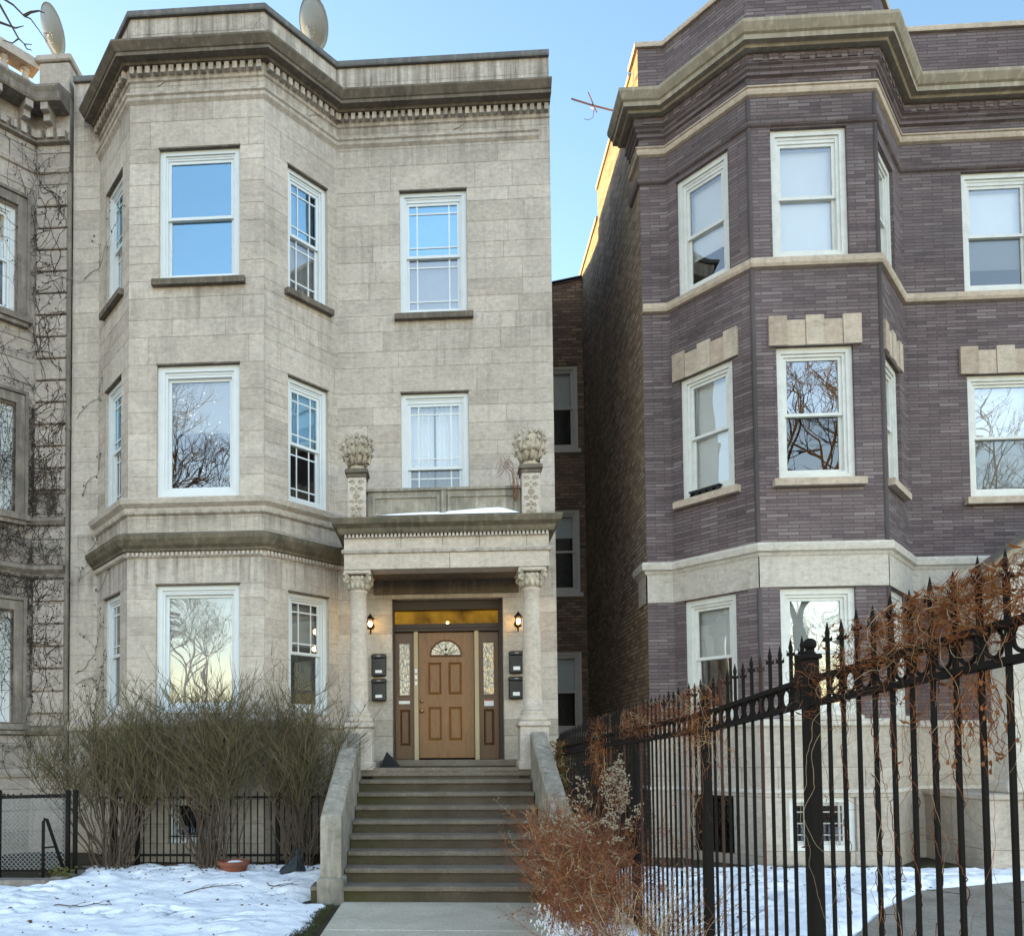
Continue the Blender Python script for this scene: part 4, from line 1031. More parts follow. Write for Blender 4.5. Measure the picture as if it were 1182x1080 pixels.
m=MB(); m.tube([(-5.97,-2.2,1.13),(-5.03,-2.2,1.15)],.022,.022,8,cap=True); m.tube([(-5.97,-2.2,.15),(-5.03,-2.2,.15)],.015,.015,6); m.build('rail','black_iron',F2,smooth=True)
for x in (-5.98,-5.03,-4.93): m=MB(); m.tube([(x,-2.2,-.05),(x,-2.2,1.2)],.032,.032,10,cap=True); m.blob((x,-2.2,1.2),.036,.036,.03); m.build('post','black_iron',F2,smooth=True)
m=MB(); w0,w1,z0,z1=-5.95,-5.06,.15,1.12; st=.062
k=-int((z1-z0)/st)
while w0+k*st<w1:
    a=w0+k*st
    for sgn in (1,-1):
        if sgn==1: xa,za,xb,zb=a,z0,a+(z1-z0),z1
        else: xa,za,xb,zb=a,z1,a+(z1-z0),z0
        if xa<w0: t=(w0-xa)/(xb-xa); za+=(zb-za)*t; xa=w0
        if xb>w1: t=(xb-w1)/(xb-xa); zb-=(zb-za)*t; xb=w1
        if xb-xa>.02:
            n=max(2,int((xb-xa)/.031)); m.tube([(xa+(xb-xa)*i/n,-2.2+.006*(1 if (i%2) else -1)*sgn,za+(zb-za)*i/n) for i in range(n+1)],.0055,.0055,3)
    k+=1
m.build('wire_mesh','galvanised',F2)
m=MB(); rn=random.Random(8)
for _ in range(60):
    x=rn.uniform(-5.95,-5.05); m.blob((x,-2.2+rn.uniform(-.02,.02),1.14+rn.uniform(-.02,.03)),.018,.012,.015,5,3,.4,rn)
m.build('clinging_leaves','vine_grey',F2)
m=MB(); m.tube([(-5.17,-2.6,-.03),(-5.17,-2.6,.84),(-5.165,-2.59,.87),(-5.14,-2.57,.86),(-4.99,-2.42,.22)],.022,.022,8,cap=True); m.tube([(-5.17,-2.6,.5),(-5.07,-2.5,.5)],.012,.012,6)
tag(m.build('handrail','black_iron',None,smooth=True),'short bent black pipe handrail standing before the chain link fence','handrail')
m=MB(); m.cbox(-6.6,-4.98,-2.85,-2.62,-.1,.12,.02); m.cbox(-6.6,-6.4,-2.62,-1.9,-.1,.12,.02); m.cbox(-5.1,-4.9,-2.62,-1.9,-.1,.12,.02)
tag(m.build('areaway_kerb','nb_dark_stone',None),'low dark kerb round the basement entry at the bottom left','kerb')
m=MB(); w=Wall((-5.12,-1.58),(-3.68,-2.16)); m.wbox(w,0,.78,0,.09,-.05,.12); m.wbox(w,.80,1.55,.0,.09,-.05,.11)
tag(m.build('garden_edging','grey_wood',None),'weathered edging boards sunk in the snow below the left shrub','edging')
m=MB(); rn=random.Random(31)
for _ in range(70):
    x,y=-5.0+rn.gauss(0,.08),-2.45+rn.gauss(0,.07); z=rn.uniform(.0,.22); a=rn.uniform(0,6)
    m.tube([(x,y,0),(x+.03*math.cos(a),y,z*.7),(x+.07*math.cos(a),y+.05*math.sin(a),z)],.006,.002,3); m.blob((x+.07*math.cos(a),y+.05*math.sin(a),z),.03,.02,.012,5,3,.4,rn)
tag(m.build('withered_plant','ivy_green',None),'small withered plant at the foot of the chain link fence post','plant')

# ================================================================== POT, BAG, MAT, MAILBOXES, LAMPS
P_=thing('flower_pot','wide terracotta flower pot holding snow, on the snowy bed','flower pot',(-2.84,-1.95,.06))
m=MB(); cx,cy,z=-2.84,-1.95,.05; m.lathe([(.0,z),(.135,z),(.155,z+.05),(.19,z+.14),(.195,z+.145),(.215,z+.15),(.22,z+.2),(.205,z+.205),(.19,z+.19),(.17,z+.12),(0,z+.11)],cx,cy,28); m.build('bowl','terracotta',P_,smooth=False)
m=MB(); m.blob((cx+.02,cy,z+.14),.155,.155,.065,18,8,.04); m.build('snow_fill','snow',P_,smooth=True)
m=MB(); rn=random.Random(2)
N=16; lay=[(0,.175),(.03,.18),(.1,.15),(.18,.09),(.25,.045),(.285,.022),(.30,.03),(.34,.045),(.36,.02)]
i0=0
for z_,r in lay:
    for k in range(N):
        a=2*PI*k/N; rr_=r*(1+.18*math.sin(a*5+z_*9)+rn.uniform(-.08,.08)); m.v.append((-2.05+.35*z_+rr_*math.cos(a)-.0,-2.05+rr_*math.sin(a)*.75,.06+z_))
for i in range(len(lay)-1):
    for k in range(N): a=i*N+k;b=i*N+(k+1)%N; m.f.append((a,b,b+N,a+N)); m.t.append(.5); m.m.append(0); m.uv+=[(0,0)]*4
tag(m.build('plastic_bag','bag_plastic',None),'black plastic bag knotted to a point, slumped on the snow by the steps','bag')
m=MB(); A3=[(-.96,-.62,1.458),(-.62,-.80,1.458),(-.86,-.50,1.70)]; B3=[(x+.012,y+.03,z) for x,y,z in A3]
m.face(A3); m.face(B3[::-1])
for k in range(3): m.face([A3[k],B3[k],B3[(k+1)%3],A3[(k+1)%3]])
m.face([A3[0],A3[1],(-.66,-.45,1.459),(-.95,-.35,1.459)]); m.face([A3[1],A3[2],(-.72,-.46,1.58),(-.66,-.45,1.46)])
tag(m.build('folded_mat','black_box',None),'black mat folded to a triangle on the landing left of the door','mat')
def mailbox(cx,cz,label):
    t_=thing('mailbox',label,'mailbox',(cx,0,cz),'black mailboxes beside the door')
    m=MB(); m.cbox(cx-.115,cx+.115,-.115,-.008,cz-.175,cz+.12,.015); m.build('body','black_box',t_)
    m=MB(); m.cbox(cx-.122,cx+.122,-.135,-.008,cz+.10,cz+.175,.02); m.tube([(cx-.03,-.14,cz+.115),(cx+.03,-.14,cz+.115)],.008,.008,6,cap=True); m.build('lid','black_box',t_)
    m=MB(); m.box(cx-.03,cx+.03,-.139,-.1355,cz+.135,cz+.148); m.build('latch','galvanised',t_)
    m=MB(); m.box(cx-.055,cx+.05,-.119,-.1155,cz-.125,cz-.08 if cx<0 else cz-.07); m.build('name_label','label_white',t_)
mailbox(-1.0,3.07,'black mailbox left of the door, the upper of that pair'); mailbox(-1.0,2.68,'black mailbox left of the door, the lower of that pair')
mailbox(1.16,3.09,'black mailbox right of the door, the upper of that pair'); mailbox(1.15,2.69,'black mailbox right of the door, the lower of that pair')
def lantern(cx,label):
    cz=3.70; t_=thing('wall_lantern',label,'lantern',(cx,0,cz),'lit wall lanterns in the porch')
    m=MB(); m.tube([(cx,0-.005,cz),(cx,-.02,cz)],.055,.055,12,cap=True); m.tube([(cx,-.02,cz-.05),(cx,-.07,cz-.12),(cx,-.12,cz-.10),(cx,-.13,cz-.06)],.01,.01,6)
    m.lathe([(.05,cz-.06),(.055,cz-.045),(.04,cz-.04)],cx,-.13,10); m.lathe([(.07,cz+.09),(.065,cz+.105),(.02,cz+.15),(.008,cz+.18)],cx,-.13,10)
    for k in range(4): a=PI/4+PI/2*k; m.tube([(cx+.045*math.cos(a),-.13+.045*math.sin(a),cz-.05),(cx+.06*math.cos(a),-.13+.06*math.sin(a),cz+.09)],.005,.005,4)
    m.build('bracket','black_iron',t_)
    m=MB(); m.blob((cx,-.13,cz+.02),.032,.032,.045,10,8); m.build('light_bulb','bulb',t_,smooth=True)
    L=bpy.data.lights.new('lantern_light','POINT'); L.energy=.7; L.color=(1,.62,.25); L.shadow_soft_size=.05
    o=bpy.data.objects.new('lantern_light',L); o.parent=t_; o.location=(0,-.2,.02); col.objects.link(o)
lantern(-1.13,'small lit wall lantern left of the door, half behind the column'); lantern(1.19,'small lit wall lantern right of the door, half behind the column')
# snow on the balcony ledge
m=MB(); N=40; rn=random.Random(6)
for i in range(N+1):
    u=i/N; x=-.92+2.05*u; h=.0+.105*min(1,u*3,(1-u)*7)**.8*(.75+.25*math.sin(u*6+2.5)); h*= (.65 if .44<u<.5 else 1)
    for (y,hh) in ((-1.36,0),(-1.355,.5),(-1.33,.9),(-1.26,1),(-1.17,.85),(-1.13,.6)): m.v.append((x,y,5.082+max(.002,h*hh)))
for i in range(N):
    for k in range(5): a=i*6+k; m.f.append((a,a+6,a+7,a+1)); m.t.append(.5); m.m.append(0); m.uv+=[(0,0)]*4
tag(m.build('ledge_snow','snow',None,smooth=True),'strip of snow lying on the balcony ledge over the porch','snow')

# ================================================================== SATELLITE DISHES AND AERIAL
def dish(c,r,yaw,tilt,label,base,face=1):
    t_=thing('satellite_dish',label,'satellite dish',base,'satellite dishes on the roofs')
    M=Matrix.Translation(c)@Matrix.Rotation(yaw,4,'Z')@Matrix.Rotation(tilt,4,'X')
    m=MB(); n=28; rings=6; i0=0
    for side,th in ((0,0),(1,.012)):
        for i in range(rings+1):
            q=r*i/rings
            for k in range(n): a=2*PI*k/n; p=M@Vector((q*math.cos(a)*.9,q*math.sin(a)*1.05,.22*r*(i/rings)**2+th)); m.v.append(tuple(p))
    for side in (0,1):
        for i in range(rings):
            for k in range(n): a=side*(rings+1)*n+i*n+k;b=side*(rings+1)*n+i*n+(k+1)%n; f=(a,b,b+n,a+n); m.f.append(f if side else f[::-1]); m.t.append(.5); m.m.append(0); m.uv+=[(0,0)]*4
    for k in range(n): a=rings*n+k;b=rings*n+(k+1)%n; o=(rings+1)*n; m.f.append((a,b,b+o,a+o)); m.t.append(.5); m.m.append(0); m.uv+=[(0,0)]*4
    m.build('reflector','dish_grey',t_,smooth=True)
    m=MB(); P0=M@Vector((0,r*.35,-.01)); P1=M@Vector((0,r*.15,-.03))
    m.tube([tuple(P1),tuple(M@Vector((0,.05,-.1))),tuple(M@Vector((0,r*.5,-.13))),tuple(Vector(base))],.022,.022,8,cap=True)
    for a in (0,.8,1.6,2.4,3.2,4.0,4.8,5.6): m.blob(tuple(M@Vector((.07*math.cos(a),r*.3+.07*math.sin(a),-.02))),.012,.012,.012,6,4)
    m.build('mount','galvanised',t_)
dish((-6.66,.3,14.12),.37,R(-48),R(-62),'grey satellite dish standing on the parapet pier of the far left house',(-6.42,.25,13.42))
dish((-2.24,1.0,14.60),.39,R(-46),R(-62),'grey satellite dish behind the parapet of the greystone bay',(-2.05,1.25,12.2))
m=MB(); m.tube([(2.21,.3,12.41),(2.62,.70,12.60),(3.32,1.35,12.93)],.014,.014,6,cap=True); m.tube([(2.60,.72,12.58),(2.64,.66,12.50),(2.62,.66,12.36),(2.55,.64,12.30),(2.46,.62,12.31)],.006,.005,4); m.tube([(2.50,.40,12.58),(2.72,.86,12.60)],.010,.010,5)
m.cbox(3.2,3.4,1.25,1.45,12.86,13.0,.01)
tag(m.build('roof_aerial','antenna_metal',None,smooth=False),'thin reddish aerial rod sticking out over the gap between the houses','aerial')

# ================================================================== IRON FENCE
FX=1.75
def zr(y):   # upper rail height along the fence
    t=[(-13.4,2.21),(-10.4,2.11),(-8.98,2.045),(-7.39,1.955),(-5.38,1.905),(-3.79,1.87),(-.9,1.76),(0,1.72)]
    for (a,b),(c,d) in zip(t,t[1:]):
        if a<=y<=c: return b+(d-b)*(y-a)/(c-a)
    return 1.9
I_=thing('iron_fence','tall black iron fence with spear tips and a band of rings, tangled with dry creeper','fence',(FX,-6,0))
posts=[-11.6,-8.98,-7.39,-5.38,-3.79,-.35]
for j,y in enumerate(posts):
    h=zr(y)+.10 if y<-8 else zr(y)+.06; w=.030
    m=MB(); m.cbox(FX-w,FX+w,y-w,y+w,-.1,h,.006); m.build('post','black_iron',I_)
    m=MB(); m.cbox(FX-.040,FX+.040,y-.040,y+.040,h-.005,h+.02,.005); m.lathe([(.03,h+.02),(.018,h+.035),(.022,h+.042)],FX,y,12); m.blob((FX,y,h+.068),.030,.030,.030,14,10); m.build('post_cap','black_iron',I_,smooth=True)
ys_=posts+[-13.4]; ys_=sorted(ys_)
for a,b in zip(ys_,ys_[1:]):
    for dz in (0,-.115):
        m=MB(); x0,x1=FX-.02,FX+.02; z0,z1=zr(a)+dz,zr(b)+dz; a2,b2=a+.046,b-.046
        m.hexa([(x0,a2,z0-.012),(x1,a2,z0-.012),(x1,b2,z1-.012),(x0,b2,z1-.012),(x0,a2,z0+.012),(x1,a2,z0+.012),(x1,b2,z1+.012),(x0,b2,z1+.012)]); m.build('rail','black_iron',I_)
    m=MB(); m.box(FX-.016,FX+.016,a+.046,b-.046,.16,.19); m.build('rail','black_iron',I_)
yb=-13+2.515-.1325*20; first=None
bars=[]
while yb<-.45:
    if min(abs(yb-p) for p in posts)>.05 and yb>-13.3: bars.append(yb)
    yb+=.1325
for k,y in enumerate(bars):
    z=zr(y); m=MB(); b=.0072; tall=.135 if k%2 else .15
    m.box(FX-b,FX+b,y-b,y+b,.06,z+tall)
    m.box(FX-b-.008,FX+b+.008,y-b-.008,y+b+.008,z+tall,z+tall+.014)
    # spear: diamond blade with side barbs
    zt=z+tall+.014
    prof=[(.007,zt),(.006,zt+.008),(.0125,zt+.026),(.008,zt+.045),(.001,zt+.078)]
    m.lathe(prof,FX,y,4); 
    for sx in (-1,1): m.tube([(FX,y+sx*.006,zt-.004),(FX,y+sx*.018,zt+.004),(FX,y+sx*.022,zt+.016)],.0035,.002,4); m.tube([(FX+sx*.006,y,zt-.004),(FX+sx*.018,y,zt+.004),(FX+sx*.020,y,zt+.014)],.0035,.002,4)
    m.build('bar','rust_iron' if (-8.8<y<-3.5 and k%5==0) else 'black_iron',I_)
for y0,y1 in zip(bars,bars[1:]):
    if y1-y0>.2: continue
    y=(y0+y1)/2; z=zr(y)-.0575; m=MB()
    m.tube([(FX,y+.045*math.cos(a*PI/8),z+.045*math.sin(a*PI/8)) for a in range(17)],.0075,.0075,5); m.build('ring','black_iron',I_,smooth=True)

# dry creeper tangles on the fence
def tangle(label,n,y0,y1,zlo,zhi,mat,seed,droop=0,r=.0022,wid=.05,ln=(16,34),zfun=None,curl=.6,knots=()):
    rn=random.Random(seed); m=MB()
    for i in range(n):
        y=rn.uniform(y0,y1)
        if knots and rn.random()<.7:
            ky,ks=rn.choice(knots); y=rn.gauss(ky,ks)
        u=min(1,max(0,rn.gauss(.5,.22))); z=zr(y)+zlo+(zhi-zlo)*u; x=FX+rn.gauss(0,wid)
        d=Vector((rn.gauss(0,.3),rn.gauss(0,1),rn.gauss(0,.6))).normalized(); p=Vector((x,y,z)); pts=[p]; ax=Vector((rn.gauss(0,1),rn.gauss(0,.5),rn.gauss(0,.6))).normalized(); w=rn.gauss(0,curl)
        dr=rn.random()<droop; st=rn.uniform(.014,.03)
        for k in range(rn.randint(*ln)*(2 if dr else 1)):
            d=(Matrix.Rotation(w*.55,3,ax)@d+Vector((rn.gauss(0,.22),rn.gauss(0,.25),rn.gauss(0,.25)-(.35 if dr else 0)))).normalized()
            d.x-= (p.x-FX)*3.0
            lim=zr(p.y)
            if p.z>lim+zhi+.0: d.z-=.9
            if p.z<lim+zlo-.02 and not dr: d.z+=.4
            d.normalize(); p=p+d*st; pts.append(p)
        m.tube(pts,r*rn.uniform(.5,1.4),r*.4,3,rn.choice((0,0,0,1,1,2)))
        if rn.random()<.6:
            q=rn.choice(pts); 
            for _ in range(3): e=Vector((rn.gauss(0,.02),rn.gauss(0,.02),rn.gauss(0,.02))); m.face([q,q+e,q+e*.6+Vector((.006,.008,-.01))],.5,None,0)
    o=m.build('dry_creeper',[mat,'vine_rust' if mat=='vine_orange' else 'vine_orange','stalk_straw'],None); return tag(o,label,'creeper','dry creepers on the iron fence')
tangle('thick orange dry creeper matted over the spear tips at the fence end nearest the viewer',480,-10.8,-9.3,.0,.18,'vine_orange',41,.13,.0012,.03,ln=(10,22),curl=.8,knots=((-10.35,.2),(-10.05,.15),(-9.8,.2)))
tangle('thin brown dry creeper threading the rings just right of the ball topped post',70,-9.8,-8.95,-.14,.05,'vine_rust',42,.14,.0012,.025)
tangle('rust brown creeper draped on the second post from the right',130,-7.65,-7.05,-.20,.18,'vine_orange',43,.22,.0017,.045,knots=((-7.38,.09),(-7.2,.12)))
tangle('reddish dry creeper fringe on the spear tips in the middle of the fence',190,-7.0,-5.0,-.04,.17,'vine_rust',44,.06,.0016,.04,knots=((-5.4,.15),(-6.3,.4)))
tangle('tan dry creeper hanging down the fourth post from the right',150,-4.1,-3.4,-.5,.2,'vine_orange',45,.4,.0022,.05,knots=((-3.79,.1),))
tangle('olive brown bushy creeper at the far end of the fence beside the steps',240,-1.1,-.35,-.75,.08,'ivy_green',46,.2,.006,.09)
# thin strands wound round the near bars
rn=random.Random(9); m=MB()
for y in bars:
    if -11<y<-9.2 and rn.random()<.75:
        z=zr(y)-.1; z1=rn.uniform(.2,1.5); a=rn.uniform(0,6); pts=[]
        while z>z1: pts.append((FX+.013*math.cos(a)+rn.gauss(0,.004),y+.013*math.sin(a)+rn.gauss(0,.004),z)); z-=.018; a+=.35+rn.gauss(0,.15)
        if len(pts)>3: m.tube(pts,.0028,.0015,3,0)
        for _ in range(5):
            q=Vector(rn.choice(pts)); m.tube([q,q+Vector((rn.gauss(0,.02),rn.gauss(0,.04),-.03)),q+Vector((rn.gauss(0,.03),rn.gauss(0,.07),-.09+rn.gauss(0,.03)))],.0015,.001,3,1)
tag(m.build('winding_creeper',['vine_rust','vine_orange'],None),'thin creeper stems wound down the nearest fence bars','creeper','dry creepers on the iron fence')
m=MB()
for k in range(26):
    y=rn.gauss(-10.2,.05); x=FX+rn.gauss(0,.02); z=1.97+rn.gauss(0,.03); pts=[]
    for i in range(20): pts.append((x,y,z)); z-=rn.uniform(.006,.022); y+=rn.gauss(0,.010); x+=rn.gauss(0,.006)
    m.tube(pts,.0018,.0012,3,k%2)
    if k%2==0:
        for _ in range(4): q=rn.choice(pts); m.blob(q,.006,.006,.009,4,3,.3,rn,1)
tag(m.build('hanging_creeper',['vine_rust','vine_orange'],None),'clump of rusty creeper hanging below the rings near the right edge','creeper','dry creepers on the iron fence')

# ================================================================== RUSSET SHRUBS BY THE FENCE
def brush(name,label,cat,base,H,spr,ns,seed,mats,tw,sub,lean=(0,0),r0=.006,tl=.3,grp=None,ybias=.8):
    rn=random.Random(seed); m=MB(); bx,by=base
    for _ in range(ns):
        a=rn.uniform(0,2*PI); q=rn.uniform(0,1)**.6*spr; h=H*rn.uniform(.5,1)
        ox,oy=rn.gauss(0,.13),rn.gauss(0,.22); pts=[]; N=7
        for i in range(N+1):
            u=i/N; pts.append(Vector((bx+ox+(q*math.cos(a)+lean[0])*u**1.3,by+oy+(q*math.sin(a)*ybias+lean[1])*u**1.3,-.03+h*(u-.12*u*u)))+Vector((rn.gauss(0,.012),rn.gauss(0,.012),0)))
        mi=0 if rn.random()<.7 else 1
        m.tube(pts,r0*rn.uniform(.6,1.1),r0*.35,3,mi)
        for _ in range(tw):
            u=rn.uniform(.15,1); k=min(N-1,int(u*N)); p=pts[k].lerp(pts[k+1],u*N-k); d=Vector((rn.gauss(0,1),rn.gauss(0,1),rn.uniform(-.1,1.3))).normalized(); l=rn.uniform(.4,1)*tl; tp=[p]
            for s_ in range(4): d=(d+Vector((rn.gauss(0,.25),rn.gauss(0,.25),rn.gauss(0.03,.2)))).normalized(); tp.append(tp[-1]+d*l/4)
            mm=rn.choice((0,0,0,1,1,2)); m.tube(tp,r0*.4,r0*.16,3,mm)
            for _ in range(sub):
                q0=rn.choice(tp[1:]); d2=(d+Vector((rn.gauss(0,.8),rn.gauss(0,.8),rn.gauss(0,.6)))).normalized()*rn.uniform(.02,.09)
                m.tube([q0,q0+d2*.5+Vector((0,0,.006)),q0+d2],r0*.26,r0*.12,3,mm)
                if rn.random()<.3:
                    e=q0+d2; m.face([e,e+Vector((rn.gauss(0,.012),rn.gauss(0,.012),.012)),e+Vector((rn.gauss(0,.012),rn.gauss(0,.012),-.006))],.5,None,mm)
    return m,rn
SM=['shrub_russet','vine_orange','stalk_straw']
GS='dried shrubs between the steps and the iron fence'
m,_r=brush('', '','',(1.28,-4.2),1.38,.45,125,51,SM,10,8,r0=.0062); tag(m.build('dried_shrub',SM,None),'dense russet dried shrub beside the right side wall of the steps','shrub',GS)
m,_r=brush('', '','',(1.3,-5.2),1.2,.78,140,52,SM,10,8,lean=(.08,0),r0=.0058); tag(m.build('dried_shrub',SM,None),'russet dried shrub in the middle of the clump by the fence','shrub',GS)
m,_r=brush('', '','',(1.25,-6.3),.8,.5,34,53,SM,9,7,lean=(-.1,0),r0=.004); tag(m.build('dried_shrub',SM,None),'low russet dried shrub spilling over the edge of the front walk','shrub',GS)
m,_r=brush('', '','',(1.42,-7.2),1.02,.55,84,54,['stalk_straw','shrub_russet','vine_orange'],4,3,lean=(.12,0),r0=.005,tl=.2); tag(m.build('dried_stalks',['stalk_straw','shrub_russet','vine_orange'],None),'long straw coloured stalks fanning out at the bottom against the fence','dry stalks')
def goldenrod(label,stems,seed):
    rn=random.Random(seed); m=MB()
    for (x0,y0,x1,y1,z1,n) in stems:
        pts=[Vector((x0,y0,0)).lerp(Vector((x1,y1,z1)),i/6)+Vector((.05*math.sin(i*.5),0,0)) for i in range(7)]
        m.tube(pts,.005,.002,4,0)
        for _ in range(n):
            u=rn.uniform(.80,1.0); p=pts[0].lerp(pts[-1],u)+Vector((.03,0,0)); w=.02+.10*(1-u)/.2
            e=p+Vector((rn.gauss(0,w),rn.gauss(0,w),rn.gauss(.02,.03))); m.tube([p,p.lerp(e,.6)+Vector((0,0,.02)),e],.0018,.001,3,0)
            for _ in range(4):
                q=e+Vector((rn.gauss(0,.014),rn.gauss(0,.014),rn.gauss(0,.010))); r=rn.uniform(.004,.009); m.blob(q,r*1.3,r,r,5,3,.5,rn,1)
    tag(m.build('goldenrod',['shrub_russet','seed_fluff'],None),label,'dry flower',GS)
goldenrod('tallest fluffy seed head stems rising above the russet shrubs',[(1.45,-4.9,1.66,-5.0,1.60,60),(1.4,-4.9,1.58,-5.05,1.50,45),(1.5,-4.9,1.70,-5.0,1.42,34),(1.5,-5.1,1.62,-5.2,1.36,30)],61)
goldenrod('scattered pale seed heads among the russet shrubs left of the fence',[(1.2,-4.6,1.10,-4.6,1.28,16),(1.25,-4.8,1.30,-4.9,1.40,20),(1.3,-5.2,1.55,-5.3,1.22,22),(1.0,-4.9,1.0,-5,1.05,10),(1.5,-5.4,1.72,-5.5,1.18,18),(1.3,-5.5,1.45,-5.6,1.05,16),(1.2,-5.2,1.2,-5.3,1.10,14)],62)

m=MB(); rn=random.Random(64)
for _ in range(520):
    x=rn.gauss(1.18,.2); y=rn.uniform(-6.4,-4.6); z=abs(rn.gauss(.0,.11))+.02
    if not .85<x<1.62: continue
    l=rn.uniform(.02,.06); a=rn.uniform(0,6); p=Vector((x,y,z)); d=Vector((.5*math.cos(a),.5*math.sin(a),-1)).normalized()
    m.tube([p,p+d*l*.4,p+d*l],rn.uniform(.006,.014),.003,5); m.blob(tuple(p),.010,.010,.008,5,3,.3,rn)
tag(m.build('clinging_snow','snow',None,kind='stuff'),'drooping dabs of snow caught in the lower twigs of the russet shrubs','snow')

rn=random.Random(15)
for lab,x,y,a,l in (('long bare twig fallen on the snow below the terracotta pot',-3.1,-3.3,.5,.8),('short forked twig lying on the snow left of the steps',-2.2,-2.9,-.3,.45),('thin twig lying on the snow near the lower left corner',-4.2,-4.3,.2,.6)):
    m=MB(); p=Vector((x,y,0)); pts=[]; 
    for i in range(9):
        q=p+Vector((math.cos(a),math.sin(a),0))*l*i/8+Vector((rn.gauss(0,.012),rn.gauss(0,.012),0)); q.z=zg(q.x,q.y)-.03+max(0,snow_h(q.x,q.y))+.012+.01*rn.random(); pts.append(q)
    m.tube(pts,.007,.003,4)
    for k in (2,3,5,6): q=pts[k]; d=Vector((math.cos(a+rn.choice((-.7,.7))),math.sin(a+rn.choice((-.7,.7))),.12)); m.tube([q,q+d*.08+Vector((0,0,.01)),q+d*rn.uniform(.1,.2)],.004,.002,3)
    tag(m.build('fallen_twig','bark',None),lab,'twig')

# ================================================================== CREEPERS ON THE WALLS
def creeper(path,starts,seed,mat,label,n_branch=.10,zmax=12.5,r=.006,steps=(40,150),dens=1,srange=None,out=.02,smin=None,fuzz=.0):
    Ws=walls_of(path); L=sum(w.L for w in Ws); rn=random.Random(seed); m=MB()
    def F(s,z):
        s=max(0.01,min(L-.01,s))
        for w in Ws:
            if s<=w.so+w.L+1e-6: return w.F(s-w.so,-out,z)
    def run(s,z,a,n,r,depth):
        pts=[]
        for i in range(n):
            pts.append(F(s,z)); a+=rn.gauss(0,.30); a+= (0-a)*.04
            s+=math.sin(a)*.045; z+=math.cos(a)*.045
            if z>zmax or z<.2 or not(0.02<s<L-.02): break
            if depth<4 and rn.random()<n_branch: run(s,z,a+rn.choice((-1,1))*rn.uniform(.5,1.5),int(n*rn.uniform(.25,.6)),r*.7,depth+1)
            if rn.random()<fuzz: 
                p=Vector(F(s,z)); e=Vector(F(s+rn.gauss(0,.05),z+rn.gauss(0,.05))); m.tube([p,e],r*.5,r*.3,3); m.blob(e,.012,.008,.014,4,3,.4,rn)
        if len(pts)>2: m.tube(pts,r,r*.35,3)
    for s,z,a,n in starts: run(s,z,a,n,r,0)
    o=m.build('bare_creeper',mat,None); return tag(o,label,'creeper')
rn=random.Random(77); L0=sum(w.L for w in walls_of(NPc))
st=[(rn.uniform(2.8,L0-.05),rn.choice((rn.uniform(1.2,3),rn.uniform(2,7))),rn.gauss(0,.5),rn.randint(50,130)) for _ in range(26)]
st+=[(rn.uniform(4.5,L0-.05),rn.uniform(3.2,6.2),rn.gauss(0,1.2),rn.randint(20,60)) for _ in range(62)]
st+=[(rn.uniform(4.9,L0-.05),rn.uniform(6.2,11),rn.gauss(0,1.0),rn.randint(16,50)) for _ in range(44)]
creeper(NPc,st,78,'vine_grey','bare grey creeper netting the wall of the far left house',n_branch=.075,zmax=12.0,r=.0068,fuzz=.10,out=.055)
st=[(.06,1.2,.3,50),(.1,3.0,.9,26),(.15,4.5,.5,40),(.3,5.0,1.0,14),(.2,5.9,.2,22),(.1,7.2,.6,18),(.2,9.5,.4,26),(.42,2.2,-.2,30),(.95,4.75,-2.6,22),(1.2,4.65,-2.2,20),(.7,4.9,2.4,18)]
creeper([(-6.05,0),(-5.6,0),(-4.66,YB)],st,79,'vine_grey','thin bare creeper straying onto the left edge of the greystone house',n_branch=.10,zmax=11.5,r=.005,fuzz=.16)
st=[(1.2,12.35,1.2,16),(3.0,12.4,1.1,16),(2.3,12.4,.6,12),(4.4,11.75,1.2,16),(1.9,11.8,1.0,10),(5.4,12.4,.9,10),(6.9,11.75,1.1,14)]
creeper(CP,st,80,'vine_grey','faint creeper stems over the greystone frieze and parapet',n_branch=.05,zmax=12.85,r=.004,out=.012)
m=MB(); rn=random.Random(5)
for k in range(10):
    z=5.3; x=1.08+rn.gauss(0,.015); y=-1.2; pts=[]
    for i in range(22): pts.append((x,y,z)); z+=.045*rn.uniform(.6,1.2)*(1 if i<15 else -.9); x+=rn.gauss(0,.012)-(0 if i<10 else .028*rn.uniform(.4,1)); y+=rn.gauss(0,.008)
    m.tube(pts,.004,.002,3)
tag(m.build('dry_vine','vine_rust',None),'wispy reddish vine climbing the right balcony pier','creeper')

